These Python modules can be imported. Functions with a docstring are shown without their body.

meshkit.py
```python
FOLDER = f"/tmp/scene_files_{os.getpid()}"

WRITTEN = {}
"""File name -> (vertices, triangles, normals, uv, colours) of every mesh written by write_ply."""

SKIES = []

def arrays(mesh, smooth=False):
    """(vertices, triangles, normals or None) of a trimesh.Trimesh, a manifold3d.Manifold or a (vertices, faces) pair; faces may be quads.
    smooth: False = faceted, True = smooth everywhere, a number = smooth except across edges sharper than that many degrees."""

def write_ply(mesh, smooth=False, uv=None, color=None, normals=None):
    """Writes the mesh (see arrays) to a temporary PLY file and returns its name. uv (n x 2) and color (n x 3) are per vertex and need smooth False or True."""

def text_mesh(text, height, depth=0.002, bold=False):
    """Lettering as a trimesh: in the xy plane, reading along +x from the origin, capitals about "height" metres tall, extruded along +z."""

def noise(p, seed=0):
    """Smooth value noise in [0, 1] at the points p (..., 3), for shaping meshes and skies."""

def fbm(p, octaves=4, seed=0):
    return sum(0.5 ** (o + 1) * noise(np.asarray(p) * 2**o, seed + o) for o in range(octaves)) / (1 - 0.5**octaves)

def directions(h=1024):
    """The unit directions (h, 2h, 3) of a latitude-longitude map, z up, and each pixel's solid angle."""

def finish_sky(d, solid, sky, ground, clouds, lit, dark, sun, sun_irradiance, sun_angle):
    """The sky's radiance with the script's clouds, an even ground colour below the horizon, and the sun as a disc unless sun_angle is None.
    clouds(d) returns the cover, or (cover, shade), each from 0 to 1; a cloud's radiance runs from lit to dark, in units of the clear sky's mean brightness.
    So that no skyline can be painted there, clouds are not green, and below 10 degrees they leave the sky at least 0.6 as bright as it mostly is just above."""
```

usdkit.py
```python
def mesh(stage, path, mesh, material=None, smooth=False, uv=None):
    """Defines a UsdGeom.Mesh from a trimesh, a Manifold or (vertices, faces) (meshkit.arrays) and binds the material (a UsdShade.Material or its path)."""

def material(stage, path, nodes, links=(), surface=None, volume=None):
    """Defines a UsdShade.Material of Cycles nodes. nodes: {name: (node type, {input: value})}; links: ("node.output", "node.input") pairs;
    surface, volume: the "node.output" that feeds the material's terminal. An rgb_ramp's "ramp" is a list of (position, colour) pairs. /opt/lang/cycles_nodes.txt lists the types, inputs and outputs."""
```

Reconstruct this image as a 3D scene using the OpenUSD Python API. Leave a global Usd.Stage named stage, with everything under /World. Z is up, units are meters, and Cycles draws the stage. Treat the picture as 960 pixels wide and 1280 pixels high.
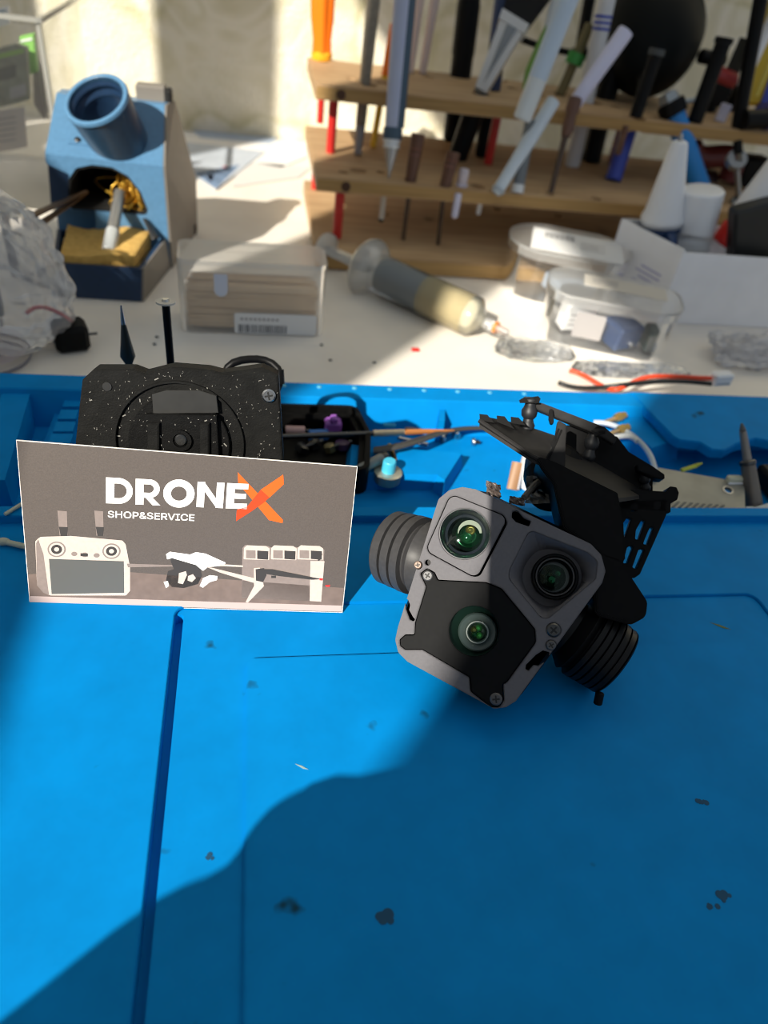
import math, random, zlib
import numpy as np, trimesh, manifold3d as m3
from shapely.geometry import Polygon, Point, LineString, box as sbox
from shapely.ops import unary_union
from pxr import Usd, UsdGeom, UsdLux, UsdShade, Gf, Sdf
import usdkit, meshkit

random.seed(7)
stage = Usd.Stage.CreateInMemory()
UsdGeom.SetStageUpAxis(stage, 'Z'); UsdGeom.SetStageMetersPerUnit(stage, 1.0)
UsdGeom.Xform.Define(stage, '/World'); UsdGeom.Scope.Define(stage, '/World/Looks')

# ------------------------------------------------------------------ camera (solved from the mat's vanishing points)
FPX, CX, CY, H = 900.0, 480.0, 640.0, 0.1635
def _d(px, py): return np.array([px - CX, py - CY, FPX], float)
_v1 = _d(317, -135); _v1 /= np.linalg.norm(_v1)
_v2 = _d(5400, 641); _v2 -= _v2.dot(_v1) * _v1; _v2 /= np.linalg.norm(_v2)
ROT = np.array([_v2, _v1, np.cross(_v2, _v1)])
EYE = np.array([0, 0, H])
right, up, fwd = ROT @ [1, 0, 0], ROT @ [0, -1, 0], ROT @ [0, 0, 1]
cam = UsdGeom.Camera.Define(stage, '/World/camera')
cam.AddTransformOp().Set(Gf.Matrix4d(*[float(x) for r in (np.r_[right, 0], np.r_[up, 0], np.r_[-fwd, 0], np.r_[EYE, 1]) for x in r]))
cam.CreateHorizontalApertureAttr(36.0); cam.CreateVerticalApertureAttr(48.0)
cam.CreateFocalLengthAttr(36.0 * FPX / 960); cam.CreateClippingRangeAttr(Gf.Vec2f(0.01, 100))
cam.CreateFStopAttr(15.0); cam.CreateFocusDistanceAttr(0.20)
cam.CreateExposureAttr(0.0)
# ------------------------------------------------------------------ sun and sky
AZ, EL = math.radians(40), math.radians(34)          # sunlight travels towards +x +y and down
SUN = np.array([math.cos(EL) * math.sin(AZ), math.cos(EL) * math.cos(AZ), -math.sin(EL)])
def look_matrix(direction, at=(0, 0, 0)):
    z = -np.asarray(direction, float); z /= np.linalg.norm(z)
    x = np.cross([0, 0, 1], z); x /= np.linalg.norm(x); y = np.cross(z, x)
    return Gf.Matrix4d(*[float(q) for r in (np.r_[x, 0], np.r_[y, 0], np.r_[z, 0], np.r_[np.asarray(at, float), 1]) for q in r])
sun = UsdLux.DistantLight.Define(stage, '/World/sun')
sun.AddTransformOp().Set(look_matrix(SUN)); sun.CreateAngleAttr(0.53)
sun.CreateIntensityAttr(27000); sun.CreateColorAttr(Gf.Vec3f(1.0, 0.94, 0.82))
sky = UsdLux.DomeLight.Define(stage, '/World/sky')
sky.CreateIntensityAttr(0.125); sky.CreateColorAttr(Gf.Vec3f(0.80, 0.90, 1.0))

# ------------------------------------------------------------------ pixel -> world on real planes
ZT = -0.010                                           # table top; the mat's surface is z = 0
WALL = 0.7444
def ray(px, py): return ROT @ _d(px, py)
def Z(px, py, z=ZT): r = ray(px, py); return EYE + r * ((z - H) / r[2])
def Y(px, py, y): r = ray(px, py); return EYE + r * (y / r[1])
def pix(p):
    c = ROT.T @ (np.asarray(p, float) - EYE); return np.array([CX + FPX * c[0] / c[2], CY + FPX * c[1] / c[2]])
def unit(v): v = np.asarray(v, float); return v / np.linalg.norm(v)
class Plane:
    def __init__(s, p, n, ex=None):
        s.p, s.n = np.asarray(p, float), unit(n)
        ex = right if ex is None else np.asarray(ex, float)
        s.ex = unit(ex - ex.dot(s.n) * s.n); s.ey = np.cross(s.n, s.ex)
    def hit(s, px, py, off=0.0):
        r = ray(px, py); q = s.p + s.n * off
        return EYE + r * ((q - EYE).dot(s.n) / r.dot(s.n))
    def uv(s, px, py, off=0.0):
        q = s.hit(px, py, off) - s.p; return np.array([q.dot(s.ex), q.dot(s.ey)])
    def w(s, u, v, off=0.0): return s.p + s.ex * u + s.ey * v + s.n * off
    def poly(s, pts, off=0.0): return Polygon([s.uv(x, y, off) for x, y in pts]).buffer(0)

# ------------------------------------------------------------------ meshes
def T(v, f): return trimesh.Trimesh(np.asarray(v, float), np.asarray(f, int), process=False)
def join(*ms):
    ms = [m for m in (ms[0] if len(ms) == 1 and isinstance(ms[0], (list, tuple)) else ms)]
    return trimesh.util.concatenate(ms)
def hull(pts): return trimesh.convex.convex_hull(np.asarray(pts, float))
def frame(axis):
    a = unit(axis); t = np.array([0, 0, 1.0]) if abs(a[2]) < 0.9 else np.array([1.0, 0, 0])
    x = unit(np.cross(t, a)); return x, np.cross(a, x), a
def loft(rings, cap=True):
    n, v, f = len(rings[0]), np.vstack(rings), []
    for k in range(len(rings) - 1):
        for i in range(n):
            j = (i + 1) % n; a, b, c, d = k * n + i, k * n + j, (k + 1) * n + j, (k + 1) * n + i
            f += [[a, b, c], [a, c, d]]
    if cap:
        v = np.vstack([v, rings[0].mean(0), rings[-1].mean(0)]); m = len(v)
        for i in range(n):
            j = (i + 1) % n; o = (len(rings) - 1) * n
            f += [[m - 2, j, i], [m - 1, o + i, o + j]]
    return T(v, f)
def tube(pts, r, n=12, cap=True, flat=1.0):
    pts = np.asarray(pts, float); r = np.broadcast_to(np.asarray(r, float), len(pts)); rings = []
    tg = np.gradient(pts, axis=0) if len(pts) > 2 else np.repeat([pts[1] - pts[0]], 2, 0)
    x, y, _ = frame(tg[0]); an = np.linspace(0, 2 * np.pi, n, endpoint=False)
    for p, t, q in zip(pts, tg, r):
        t = unit(t); x = unit(x - x.dot(t) * t); y = np.cross(t, x)
        rings.append(p + q * (np.cos(an)[:, None] * x + flat * np.sin(an)[:, None] * y))
    return loft(rings, cap)
def spline(pts, n=24):
    from scipy.interpolate import CubicSpline
    pts = np.asarray(pts, float); t = np.r_[0, np.cumsum(np.linalg.norm(np.diff(pts, axis=0), axis=1))]
    return CubicSpline(t, pts)(np.linspace(0, t[-1], n))
def lathe(p0, axis, prof, n=32, cap=True):
    """prof: (distance along axis, radius) pairs."""
    x, y, a = frame(axis); an = np.linspace(0, 2 * np.pi, n, endpoint=False)
    c = np.cos(an)[:, None] * x + np.sin(an)[:, None] * y
    return loft([np.asarray(p0) + a * t + max(r, 1e-6) * c for t, r in prof], cap)
def rod(p, q, r, n=16, r2=None, bev=0.15):
    p, q = np.asarray(p, float), np.asarray(q, float); L = np.linalg.norm(q - p); r2 = r if r2 is None else r2
    b = min(bev * r, L * .2)
    return lathe(p, q - p, [(0, r - b), (b, r), (L - b, r2), (L, r2 - b)], n)
def extrude(poly, w, d0, d1, bev=0.0):
    """poly in a plane's 2-D frame, w(u, v, off) its map to space, from offset d0 (back) to d1 (front)."""
    out = []
    for g in getattr(poly, 'geoms', [poly]):
        if g.is_empty or g.area < 1e-10: continue
        lay = [(g, d0, d1 - bev)]
        if bev:
            for k, (i, h0, h1) in enumerate([(.25, 1, .5), (.6, .5, .15), (1., .15, 0)]):
                lay.append((g.buffer(-bev * i), d1 - bev * h0, d1 - bev * h1))
        for gg, a, b in lay:
            for q in getattr(gg, 'geoms', [gg]):
                if q.is_empty or q.area < 1e-11: continue
                m = trimesh.creation.extrude_polygon(q, b - a, engine='earcut')
                v = m.vertices
                out.append(T(np.array([w(u, t, a + z) for u, t, z in v]), m.faces))
    return join(out)
def rnd(poly, r, r2=None):
    r2 = r if r2 is None else r2
    return poly.buffer(-r).buffer(r + r2).buffer(-r2)
def sheet(poly, w, h0, h1):
    """the outline of poly as one thin upright skin"""
    c = np.array(poly.exterior.coords)[:-1]; n = len(c)
    v = np.array([w(*p, h0) for p in c] + [w(*p, h1) for p in c]); f = []
    for i in range(n): j = (i + 1) % n; f += [[i, j, n + j], [i, n + j, n + i]]
    return T(v, f)
def panel(poly, w, off):
    v, f = trimesh.creation.triangulate_polygon(poly, engine='earcut'); return T(np.array([w(*p, off) for p in v]), f)
class Flat:                                           # horizontal frame
    @staticmethod
    def w(u, v, off=0.0): return np.array([u, v, off])
def cbox(lo, hi, c=0.0008, R=None, at=None):
    lo, hi = np.asarray(lo, float), np.asarray(hi, float); c = min(c, (hi - lo).min() * .45); p = []
    for i in np.ndindex(2, 2, 2):
        q = np.where(np.array(i) == 0, lo, hi); s = np.where(np.array(i) == 0, 1, -1) * c
        for k in range(3):
            e = s.copy(); e[k] = 0; p.append(q + e)
    p = np.array(p)
    if R is not None: p = p @ np.asarray(R)
    return hull(p if at is None else p + np.asarray(at))
def slab4(quad, z0, z1, grow=0.0):
    """quad: four ground points (x, y); a solid from z0 to z1, its foot larger by grow."""
    g = Polygon([(p[0], p[1]) for p in quad]); f = g.buffer(grow, join_style=2) if grow else g
    return hull([(x, y, z0) for x, y in f.exterior.coords] + [(x, y, z1) for x, y in g.exterior.coords])
def ball(c, r, k=2, s=(1, 1, 1)):
    m = trimesh.creation.icosphere(k, 1.0); m.vertices = m.vertices * np.asarray(s) * r + np.asarray(c); return m
def cut(a, b):
    def mf(m):
        if isinstance(m, m3.Manifold): return m
        m = trimesh.Trimesh(m.vertices, m.faces, process=True); m.merge_vertices()
        if m.volume < 0: m.invert()
        return m3.Manifold(m3.Mesh(np.asarray(m.vertices, np.float32), np.asarray(m.faces, np.uint32)))
    r = (mf(a) - mf(b)).to_mesh(); return T(r.vert_properties[:, :3], r.tri_verts)

# ------------------------------------------------------------------ prims
_used = {}
def numbered(parent, name):
    k = _used.get((parent, name), 0); _used[(parent, name)] = k + 1
    return f'{parent}/{name}' + (f'_{k:03d}' if k else '')
class Node:
    def __init__(s, path, loc): s.path, s.loc = path, loc
    @property
    def prim(s): return stage.GetPrimAtPath(s.path)
def tag(o, **kw):
    for k, v in kw.items():
        if v: o.prim.SetCustomDataByKey(k, v)
    return o
def thing(name, label, category, loc, group=None):
    n = Node(numbered('/World', name), np.asarray(loc, float))
    UsdGeom.Xform.Define(stage, n.path).AddTranslateOp().Set(Gf.Vec3d(*map(float, n.loc)))
    return tag(n, label=label, category=category, group=group)
def obj(name, mesh, m, parent=None, smooth=False, **kw):
    n = Node(numbered(parent.path if parent else '/World', name), parent.loc if parent else np.zeros(3))
    if isinstance(mesh, (list, tuple)): mesh = join(*mesh)
    v = np.asarray(mesh.vertices) - n.loc
    usdkit.mesh(stage, n.path, T(v, mesh.faces), m, smooth=smooth)
    return tag(n, **kw)

# ------------------------------------------------------------------ materials
def lin(r, g, b): return tuple((c / 255 / 12.92) if c <= 10 else ((c / 255 + .055) / 1.055) ** 2.4 for c in (r, g, b))
_m = {}
def M(name, col, rough=0.5, metal=0.0, var=0.0, scale=300.0, bump=0.0, bscale=None, bevel=0.0, spec=0.5, col2=None, coat=0.0, detail=3.0, extra=None):
    if name in _m: return _m[name]
    nodes = {'p': ('principled_bsdf', {'base_color': col, 'roughness': rough, 'metallic': metal, 'specular_ior_level': spec, 'coat_weight': coat})}
    links = []
    if var or bump or col2:
        nodes['tc'] = ('texture_coordinate', {})
        nodes['n'] = ('noise_texture', {'scale': scale, 'detail': detail}); links.append(('tc.object', 'n.vector'))
    if var or col2:
        c2 = col2 or tuple(min(1, c * (1 + var)) for c in col); c1 = col if col2 else tuple(c * (1 - var) for c in col)
        nodes['r'] = ('rgb_ramp', {'ramp': [(0.3, c1), (0.7, c2)]}); links += [('n.fac', 'r.fac'), ('r.color', 'p.base_color')]
    last = None
    if bevel:
        nodes['bv'] = ('bevel', {'radius': bevel, 'samples': 4}); last = 'bv.bevel'
    if bump:
        nodes['b'] = ('bump', {'strength': 1.0, 'distance': bump})
        if bscale:
            nodes['n2'] = ('noise_texture', {'scale': bscale, 'detail': detail}); links += [('tc.object', 'n2.vector'), ('n2.fac', 'b.height')]
        else: links.append(('n.fac', 'b.height'))
        if last: links.append((last, 'b.normal'))
        last = 'b.normal'
    if last: links.append((last, 'p.normal'))
    _m[name] = usdkit.material(stage, '/World/Looks/' + name, nodes, links, surface='p.BSDF'); return _m[name]
def clear(name, tint=(.96, .97, .98), body=(.8, .82, .85), cloud=0.15, rough=0.12, bump=0.0, bscale=150.0):
    """Thin clear or milky plastic: transparent, with a share of scattering plastic and a fresnel gloss."""
    if name in _m: return _m[name]
    nodes = {'t': ('transparent_bsdf', {'color': tint}), 'd': ('diffuse_bsdf', {'color': body}), 'l': ('translucent_bsdf', {'color': body}),
             'g': ('glossy_bsdf', {'roughness': rough, 'color': (1, 1, 1)}), 'fr': ('fresnel', {'IOR': 1.45}),
             'dl': ('mix_closure', {'fac': 0.5}), 'a': ('mix_closure', {'fac': cloud}), 'o': ('mix_closure', {})}
    links = [('d.BSDF', 'dl.closure1'), ('l.BSDF', 'dl.closure2'), ('t.BSDF', 'a.closure1'), ('dl.closure', 'a.closure2'),
             ('a.closure', 'o.closure1'), ('g.BSDF', 'o.closure2'), ('fr.fac', 'o.fac')]
    if bump:
        nodes['tc'] = ('texture_coordinate', {}); nodes['n'] = ('noise_texture', {'scale': bscale, 'detail': 4.0}); nodes['b'] = ('bump', {'strength': 1.0, 'distance': bump})
        links += [('tc.object', 'n.vector'), ('n.fac', 'b.height'), ('b.normal', 'g.normal'), ('b.normal', 'd.normal')]
    _m[name] = usdkit.material(stage, '/World/Looks/' + name, nodes, links, surface='o.closure'); return _m[name]

# ================================================================== the setting
def structure(name, mesh, m, label, parent=None, smooth=35): return obj(name, mesh, m, parent, smooth, kind='structure', label=label)
def wallpaper():
    nodes = {'tc': ('texture_coordinate', {}), 'mp': ('mapping', {'scale': (1, 1, 1)}), 'n': ('noise_texture', {'scale': 9.0, 'detail': 2.0, 'distortion': 2.5}),
             'w': ('wave_texture', {'wave_type': 'rings', 'rings_direction': 'spherical', 'scale': 5.0, 'distortion': 7.0, 'detail': 2.0, 'detail_scale': 1.4}),
             'r': ('rgb_ramp', {'ramp': [(.0, (.80, .74, .58)), (.45, (.78, .71, .54)), (.62, (.55, .50, .28)), (.72, (.80, .75, .60)), (1, (.85, .79, .66))]}),
             'r2': ('rgb_ramp', {'ramp': [(.35, (.58, .52, .32)), (.5, (.86, .80, .68)), (.62, (.64, .58, .38)), (.7, (.84, .79, .66))]}),
             'mx': ('mix_color', {'fac': .5}), 'f': ('noise_texture', {'scale': 420.0, 'detail': 2.0}), 'b': ('bump', {'distance': .0012}),
             'p': ('principled_bsdf', {'roughness': .65})}
    return usdkit.material(stage, '/World/Looks/wallpaper', nodes, [('tc.object', 'mp.vector'), ('mp.vector', 'n.vector'), ('mp.vector', 'w.vector'), ('w.fac', 'r.fac'), ('n.fac', 'r2.fac'),
        ('r.color', 'mx.a'), ('r2.color', 'mx.b'), ('mx.result', 'p.base_color'), ('mp.vector', 'f.vector'), ('f.fac', 'b.height'), ('b.normal', 'p.normal')], surface='p.BSDF')
m_wall = wallpaper()
m_white = M('white_paint', (.78, .77, .74), .5)
XL = -0.60                                            # the window wall on the left
structure('wall_back', cbox((XL, WALL, -.75), (1.3, WALL + .1, 1.7), .001), m_wall, 'cream wallpapered wall behind the workbench')
structure('floor', cbox((XL - .1, -1.6, -.80), (1.3, WALL + .1, -.75), .001), M('floor_boards', (.30, .20, .12), .5, var=.15, scale=6), 'brown floor under the workbench')
# left wall with a low window of three lights (its bars cut the sun into the strips seen on the bench)
def left_wall():
    holes = [(-.683, -.474, .5665, .868), (-.284, -.095, .563, .845), (-.095, .004, .44, .845), (.104, .235, .38, .86)]
    wall = sbox(-1.6, -.75, WALL, 1.7)
    for y0, z0, y1, z1 in [(h[0], h[2], h[1], h[3]) for h in holes]: wall = wall.difference(sbox(y0, z0, y1, z1))
    return extrude(wall, lambda u, v, o: np.array([XL + o, u, v]), -.02, 0.0)
structure('wall_left', left_wall(), m_white, 'white wall with a window on the left of the workbench')

# ================================================================== workbench
m_table = M('table_laminate', (.82, .76, .68), .38, var=.05, scale=30, bump=.0001, bscale=600)
wb = thing('workbench', 'cream laminate workbench top under the blue mat and the tools', 'table', (.35, .2, -.75))
obj('table_top', cbox((-.58, -.12, ZT - .03), (1.2, WALL, ZT), .002), m_table, wb)
for x in (-.53, 1.15):
    for y in (-.07, WALL - .05): obj('leg', cbox((x - .025, y - .025, -.75), (x + .025, y + .025, ZT - .03), .002), m_white, wb)

# ================================================================== blue silicone mat
def blue_mat(name, col):
    nodes = {'tc': ('texture_coordinate', {}), 'n': ('noise_texture', {'scale': 60.0, 'detail': 5.0, 'roughness': .6}), 'r': ('rgb_ramp', {'ramp': [(.3, tuple(c * .86 for c in col)), (.65, col), (.9, tuple(c * 1.06 for c in col))]}),
             's': ('noise_texture', {'scale': 75.0, 'detail': 3.0}), 'sr': ('rgb_ramp', {'ramp': [(.70, (0, 0, 0)), (.76, (1, 1, 1))]}), 'mx': ('mix_color', {'b': (.006, .05, .09)}),
             'p': ('principled_bsdf', {'roughness': .6, 'specular_ior_level': .07})}
    return usdkit.material(stage, '/World/Looks/' + name, nodes, [('tc.object', 'n.vector'), ('n.fac', 'r.fac'), ('r.color', 'mx.a'), ('tc.object', 's.vector'), ('s.fac', 'sr.fac'), ('sr.color', 'mx.fac'),
        ('mx.result', 'p.base_color')], surface='p.BSDF')
m_blue = blue_mat('blue_silicone', (.0, .222, .60))
YB = .2715; XR = .30; XM = -.24; FL = -.0080             # back edge, sides of the mat, tray floor
mat = thing('repair_mat', 'bright blue silicone repair mat with work recess and parts tray', 'mat', (0, .1, ZT))
obj('base_sheet', cbox((XM, -.11, ZT), (XR, YB, FL), .0004), m_blue, mat)
rec = rnd(Polygon([(-.0224, -.2), (-.0224, .1500), (.1690, .1500), (.1865, -.2)]), .004)
pad = rnd(Polygon([(-.0022, -.2), (-.0022, .1302), (.1475, .1302), (.1635, -.2)]), .003)
slot = Polygon([(-.0224, -.2), (-.0224, .1465), (-.0216, .1472), (-.0207, .1472), (-.0200, .1465), (-.0200, -.2)])
body = sbox(XM, -.108, XR, .1905)
obj('border', extrude(body.difference(rec).difference(slot), Flat.w, FL, 0.0, .0004), m_blue, mat)
obj('work_area', extrude(rec.intersection(body).difference(slot).difference(pad.buffer(-.0006)), Flat.w, FL, -.0009, .0002), m_blue, mat)
obj('work_pad', extrude(pad.intersection(body), Flat.w, FL, .0002, .0009), m_blue, mat)
obj('slot_floor', extrude(slot.intersection(body), Flat.w, FL, -.0042), m_blue, mat)
# raised rim round the tray
obj('front_rim', extrude(sbox(XM, .1872, XR, .1925), Flat.w, FL, .0030, .0005), m_blue, mat)
obj('front_rim', extrude(sbox(XM, .1925, XR, .1945), Flat.w, FL, .0012, .0004), m_blue, mat)
obj('back_rim', hull([(x, y, z) for x in (XM, XR) for y, z in ((YB, ZT), (YB, .0056), (YB - .0004, .006), (.2606, .006), (.2600, .0055), (.2545, FL), (.2545, ZT))]), m_blue, mat, smooth=20)
for px in (355, 399, 443, 487, 530, 572, 612, 655):                            # little studs along the back rim
    obj('stud', lathe(Z(px, 483 + (px - 355) * .033, .0058), (0, 0, 1), [(0, .0011), (.0005, .0010), (.0007, .0003)], 12), M('stud_blue', (.10, .42, .62), .4), mat)
# left bay: ribs and a ladder of small cells
def rib(name, pts, z0, z1, grow=.0006): return obj(name, slab4([Z(*p, z1)[:2] for p in pts], z0, z1, grow), m_blue, mat)
rib('divider', [(2, 492), (38, 490), (6, 600), (-40, 600)], FL, .004)
rib('divider', [(78, 492), (100, 490), (84, 560), (52, 560)], FL, -.003)
for k in range(5): rib('cell', [(82 - k * 6, 497 + k * 15), (101 - k * 3, 497 + k * 15), (99 - k * 4, 508 + k * 15.5), (78 - k * 6, 508 + k * 15.5)], FL, .002, .0003)
# middle platform with the little pit before it
rib('platform', [(440, 556), (571, 566), (548, 593), (436, 591)], FL, -.0015, .002)
rib('divider', [(571, 566), (577, 567), (556, 600), (547, 594)], FL, -.0005, .0012)
rib('notch_rib', [(550, 497), (557, 497), (556, 526), (549, 526)], FL, .0025, .0004)
rib('floor_step', [(640, 500), (735, 500), (700, 512), (640, 512)], FL, -.006, .002)
# right-hand raised flap with a wavy lip
fl = [(787, 489), (1080, 500), (1080, 560), (965, 552), (945, 548), (920, 555), (906, 563), (890, 562), (876, 553), (850, 550), (841, 545)]
obj('flap', [extrude(rnd(Polygon([Z(x, y, .0065)[:2] for x, y in fl]), .0010), Flat.w, .0025, .0065, .0008)], m_blue, mat)
rib('flap_bank', [(740, 497), (790, 490), (846, 549), (815, 560)], FL, .0015, .003)
obj('flap_bank', slab4([Z(x, y, .0024)[:2] for x, y in [(790, 491), (1060, 500), (1060, 536), (840, 540)]], FL, .0024, .001), m_blue, mat)

# ================================================================== business card leaning on the black module
bl, br = Z(37, 756, -.0009), Z(428, 767, -.0009)
cu = unit([*(br - bl)[:2], 0]); cb = np.array([-cu[1], cu[0], 0]); LEAN = math.radians(17)
cv = math.cos(LEAN) * np.array([0, 0, 1.0]) + math.sin(LEAN) * cb
CP = Plane(bl, np.cross(cu, cv), cu)
cp = CP.poly
m_card = M('card_print', lin(90, 81, 76), .55, var=.10, scale=2500, bump=.00003)
m_paper = M('card_paper', (.78, .74, .70), .7)
card = thing('business_card', 'brown printed shop card standing on the mat against the black module', 'business card', (bl + br) / 2)
outline = cp([(20, 550), (447, 583), (428, 766), (37, 755)])
obj('card_stock', extrude(outline, CP.w, -.0004, 0), m_paper, card)
obj('front_print', extrude(outline.buffer(-.0002), CP.w, 0, .00003), m_card, card)
def ink(name, polys, m, off=.00005, parent=card, r=0, label=None):
    g = unary_union([p if not isinstance(p, list) else cp(p) for p in polys])
    if r: g = rnd(g, r, 0)
    return obj(name, extrude(g, CP.w, .00002, off), m, parent, label=label)
m_ink_w = M('ink_white', (.85, .83, .80), .5); m_ink_o = M('ink_orange', (.88, .12, .010), .5); m_ink_o2 = M('ink_deep_orange', (.72, .055, .008), .5)
m_ink_l = M('ink_light_grey', lin(205, 190, 180), .5, var=.05, scale=900); m_ink_m = M('ink_mid_grey', lin(140, 126, 120), .5, var=.06, scale=900)
m_ink_k = M('ink_dark_grey', lin(62, 58, 56), .5); m_ink_s = M('ink_screen', lin(92, 92, 90), .5); m_ink_t = M('ink_table', lin(120, 103, 95), .5, var=.12, scale=300); m_ink_e = M('ink_edge', lin(196, 174, 168), .5)
# floor of the printed picture
ink('printed_tabletop', [[(35, 718), (120, 712), (430, 735), (427, 764), (38, 753)]], m_ink_t, .00004)
ink('printed_tabletop', [[(37.5, 745), (427.5, 757), (427, 764.5), (38, 753.5)]], m_ink_e, .00005)
# lettering: heavy geometric capitals in the card's own frame
def letters(x0, y0, x1, y1, capx, capy):
    a, b, c = CP.uv(x0, y0), CP.uv(x1, y1), CP.uv(capx, capy); ex, ey = (b - a), (c - a)
    return lambda u, v: a + ex * u + ey * v
def warp(g, f):
    from shapely import transform
    return transform(g, lambda q: np.array([f(x, y) for x, y in q]))
def cap(ch):
    s, R = .29, lambda *a: sbox(*a)
    if ch == 'D':
        o = unary_union([R(0, 0, .42, 1), Point(.42, .5).buffer(.5, 24)]).intersection(R(0, 0, 1, 1)); i = unary_union([R(s, .22, .44, .78), Point(.43, .5).buffer(.28, 24)]).intersection(R(s, .15, 1, .85)); return o.difference(i), .95
    if ch == 'R':
        o = unary_union([R(0, .28, .48, 1), Point(.48, .64).buffer(.36, 24)]); i = unary_union([R(s, .48, .47, .80), Point(.47, .64).buffer(.16, 16)]).intersection(R(s, .4, 1, .9))
        return unary_union([o.difference(i), R(0, 0, s, 1), Polygon([(.30, .34), (.56, .34), (.88, 0), (.60, 0)])]), .90
    if ch == 'O': return Point(.55, .5).buffer(.55, 32).difference(Point(.55, .5).buffer(.275, 24)), 1.12
    if ch == 'N': return unary_union([R(0, 0, .27, 1), R(.68, 0, .95, 1), Polygon([(0, 1), (.24, 1), (.95, 0), (.71, 0)])]), .98
    if ch == 'E': return unary_union([R(0, 0, s, 1), R(0, 0, .76, .22), R(0, .78, .76, 1), R(0, .40, .70, .61)]), .78
adv, gs = 0, []
for ch in 'DRONE':
    g, w_ = cap(ch); gs.append((g, adv)); adv += w_ + .06
adv -= .06
f_ = letters(132.5, 629, 309, 636.5, 132.5, 596.5)
for (g, a), ch in zip(gs, 'DRONE'):
    ink('letter', [warp(g, lambda u, v, a=a: f_((a + u) / adv, v))], m_ink_w, .00006)
def small_text(txt, x0, y0, x1, y1, cx, cy, name='small_lettering', m=None):
    t = meshkit.text_mesh(txt, 1.0, .2, bold=True); v = np.array(t.vertices); W_ = v[:, 0].max(); f = letters(x0, y0, x1, y1, cx, cy)
    q = np.array([CP.w(*f(x / W_, y), .00003 + .00004 * (z > .1)) for x, y, z in v]); return obj(name, T(q, t.faces), m or m_ink_w, card)
small_text('SHOP&SERVICE', 134, 646.5, 243, 651, 134, 638.5)
ink('cross_stroke', [[(297, 590), (354, 650), (353, 654), (336, 650), (308, 616), (298, 606)]], m_ink_o)
ink('cross_stroke', [[(354, 593), (355, 605), (330, 628), (313, 640), (295, 651.5), (296, 637), (309, 633), (326, 612)]], m_ink_o2, .00006)
ink('cross_stroke', [[(354, 593), (355, 605), (337, 622), (326, 612)]], m_ink_o, .00007)
# printed remote control
c7 = lambda *pts: [(20 + x * .2292, 640 + y * .2292) for x, y in pts]
pr = ink('printed_remote', [c7((120, 145), (135, 135), (300, 130), (580, 155), (598, 175), (622, 300), (622, 430), (600, 455), (190, 455), (150, 440), (115, 400), (105, 160))], m_ink_l, r=.0006, label='pale printed remote control with dark screen')
ink('printed_screen', [c7((180, 255), (588, 268), (590, 440), (195, 447))], m_ink_s, .00008, pr)
ink('printed_side', [c7((110, 170), (122, 150), (150, 230), (180, 450), (150, 440), (115, 400))], m_ink_m, .00007, pr)
for cx_, cy_ in ((222, 203), (521, 213)):
    for k, (rr, mm) in enumerate([(50, m_ink_m), (42, m_ink_l), (30, m_ink_k), (14, m_ink_l)]):
        ink('printed_stick', [[(20 + (cx_ + rr * math.cos(t)) * .2292, 640 + (cy_ + rr * .85 * math.sin(t)) * .2292) for t in np.linspace(0, 6.28, 20)]], mm, .00008 + k * .00001, pr)
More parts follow.
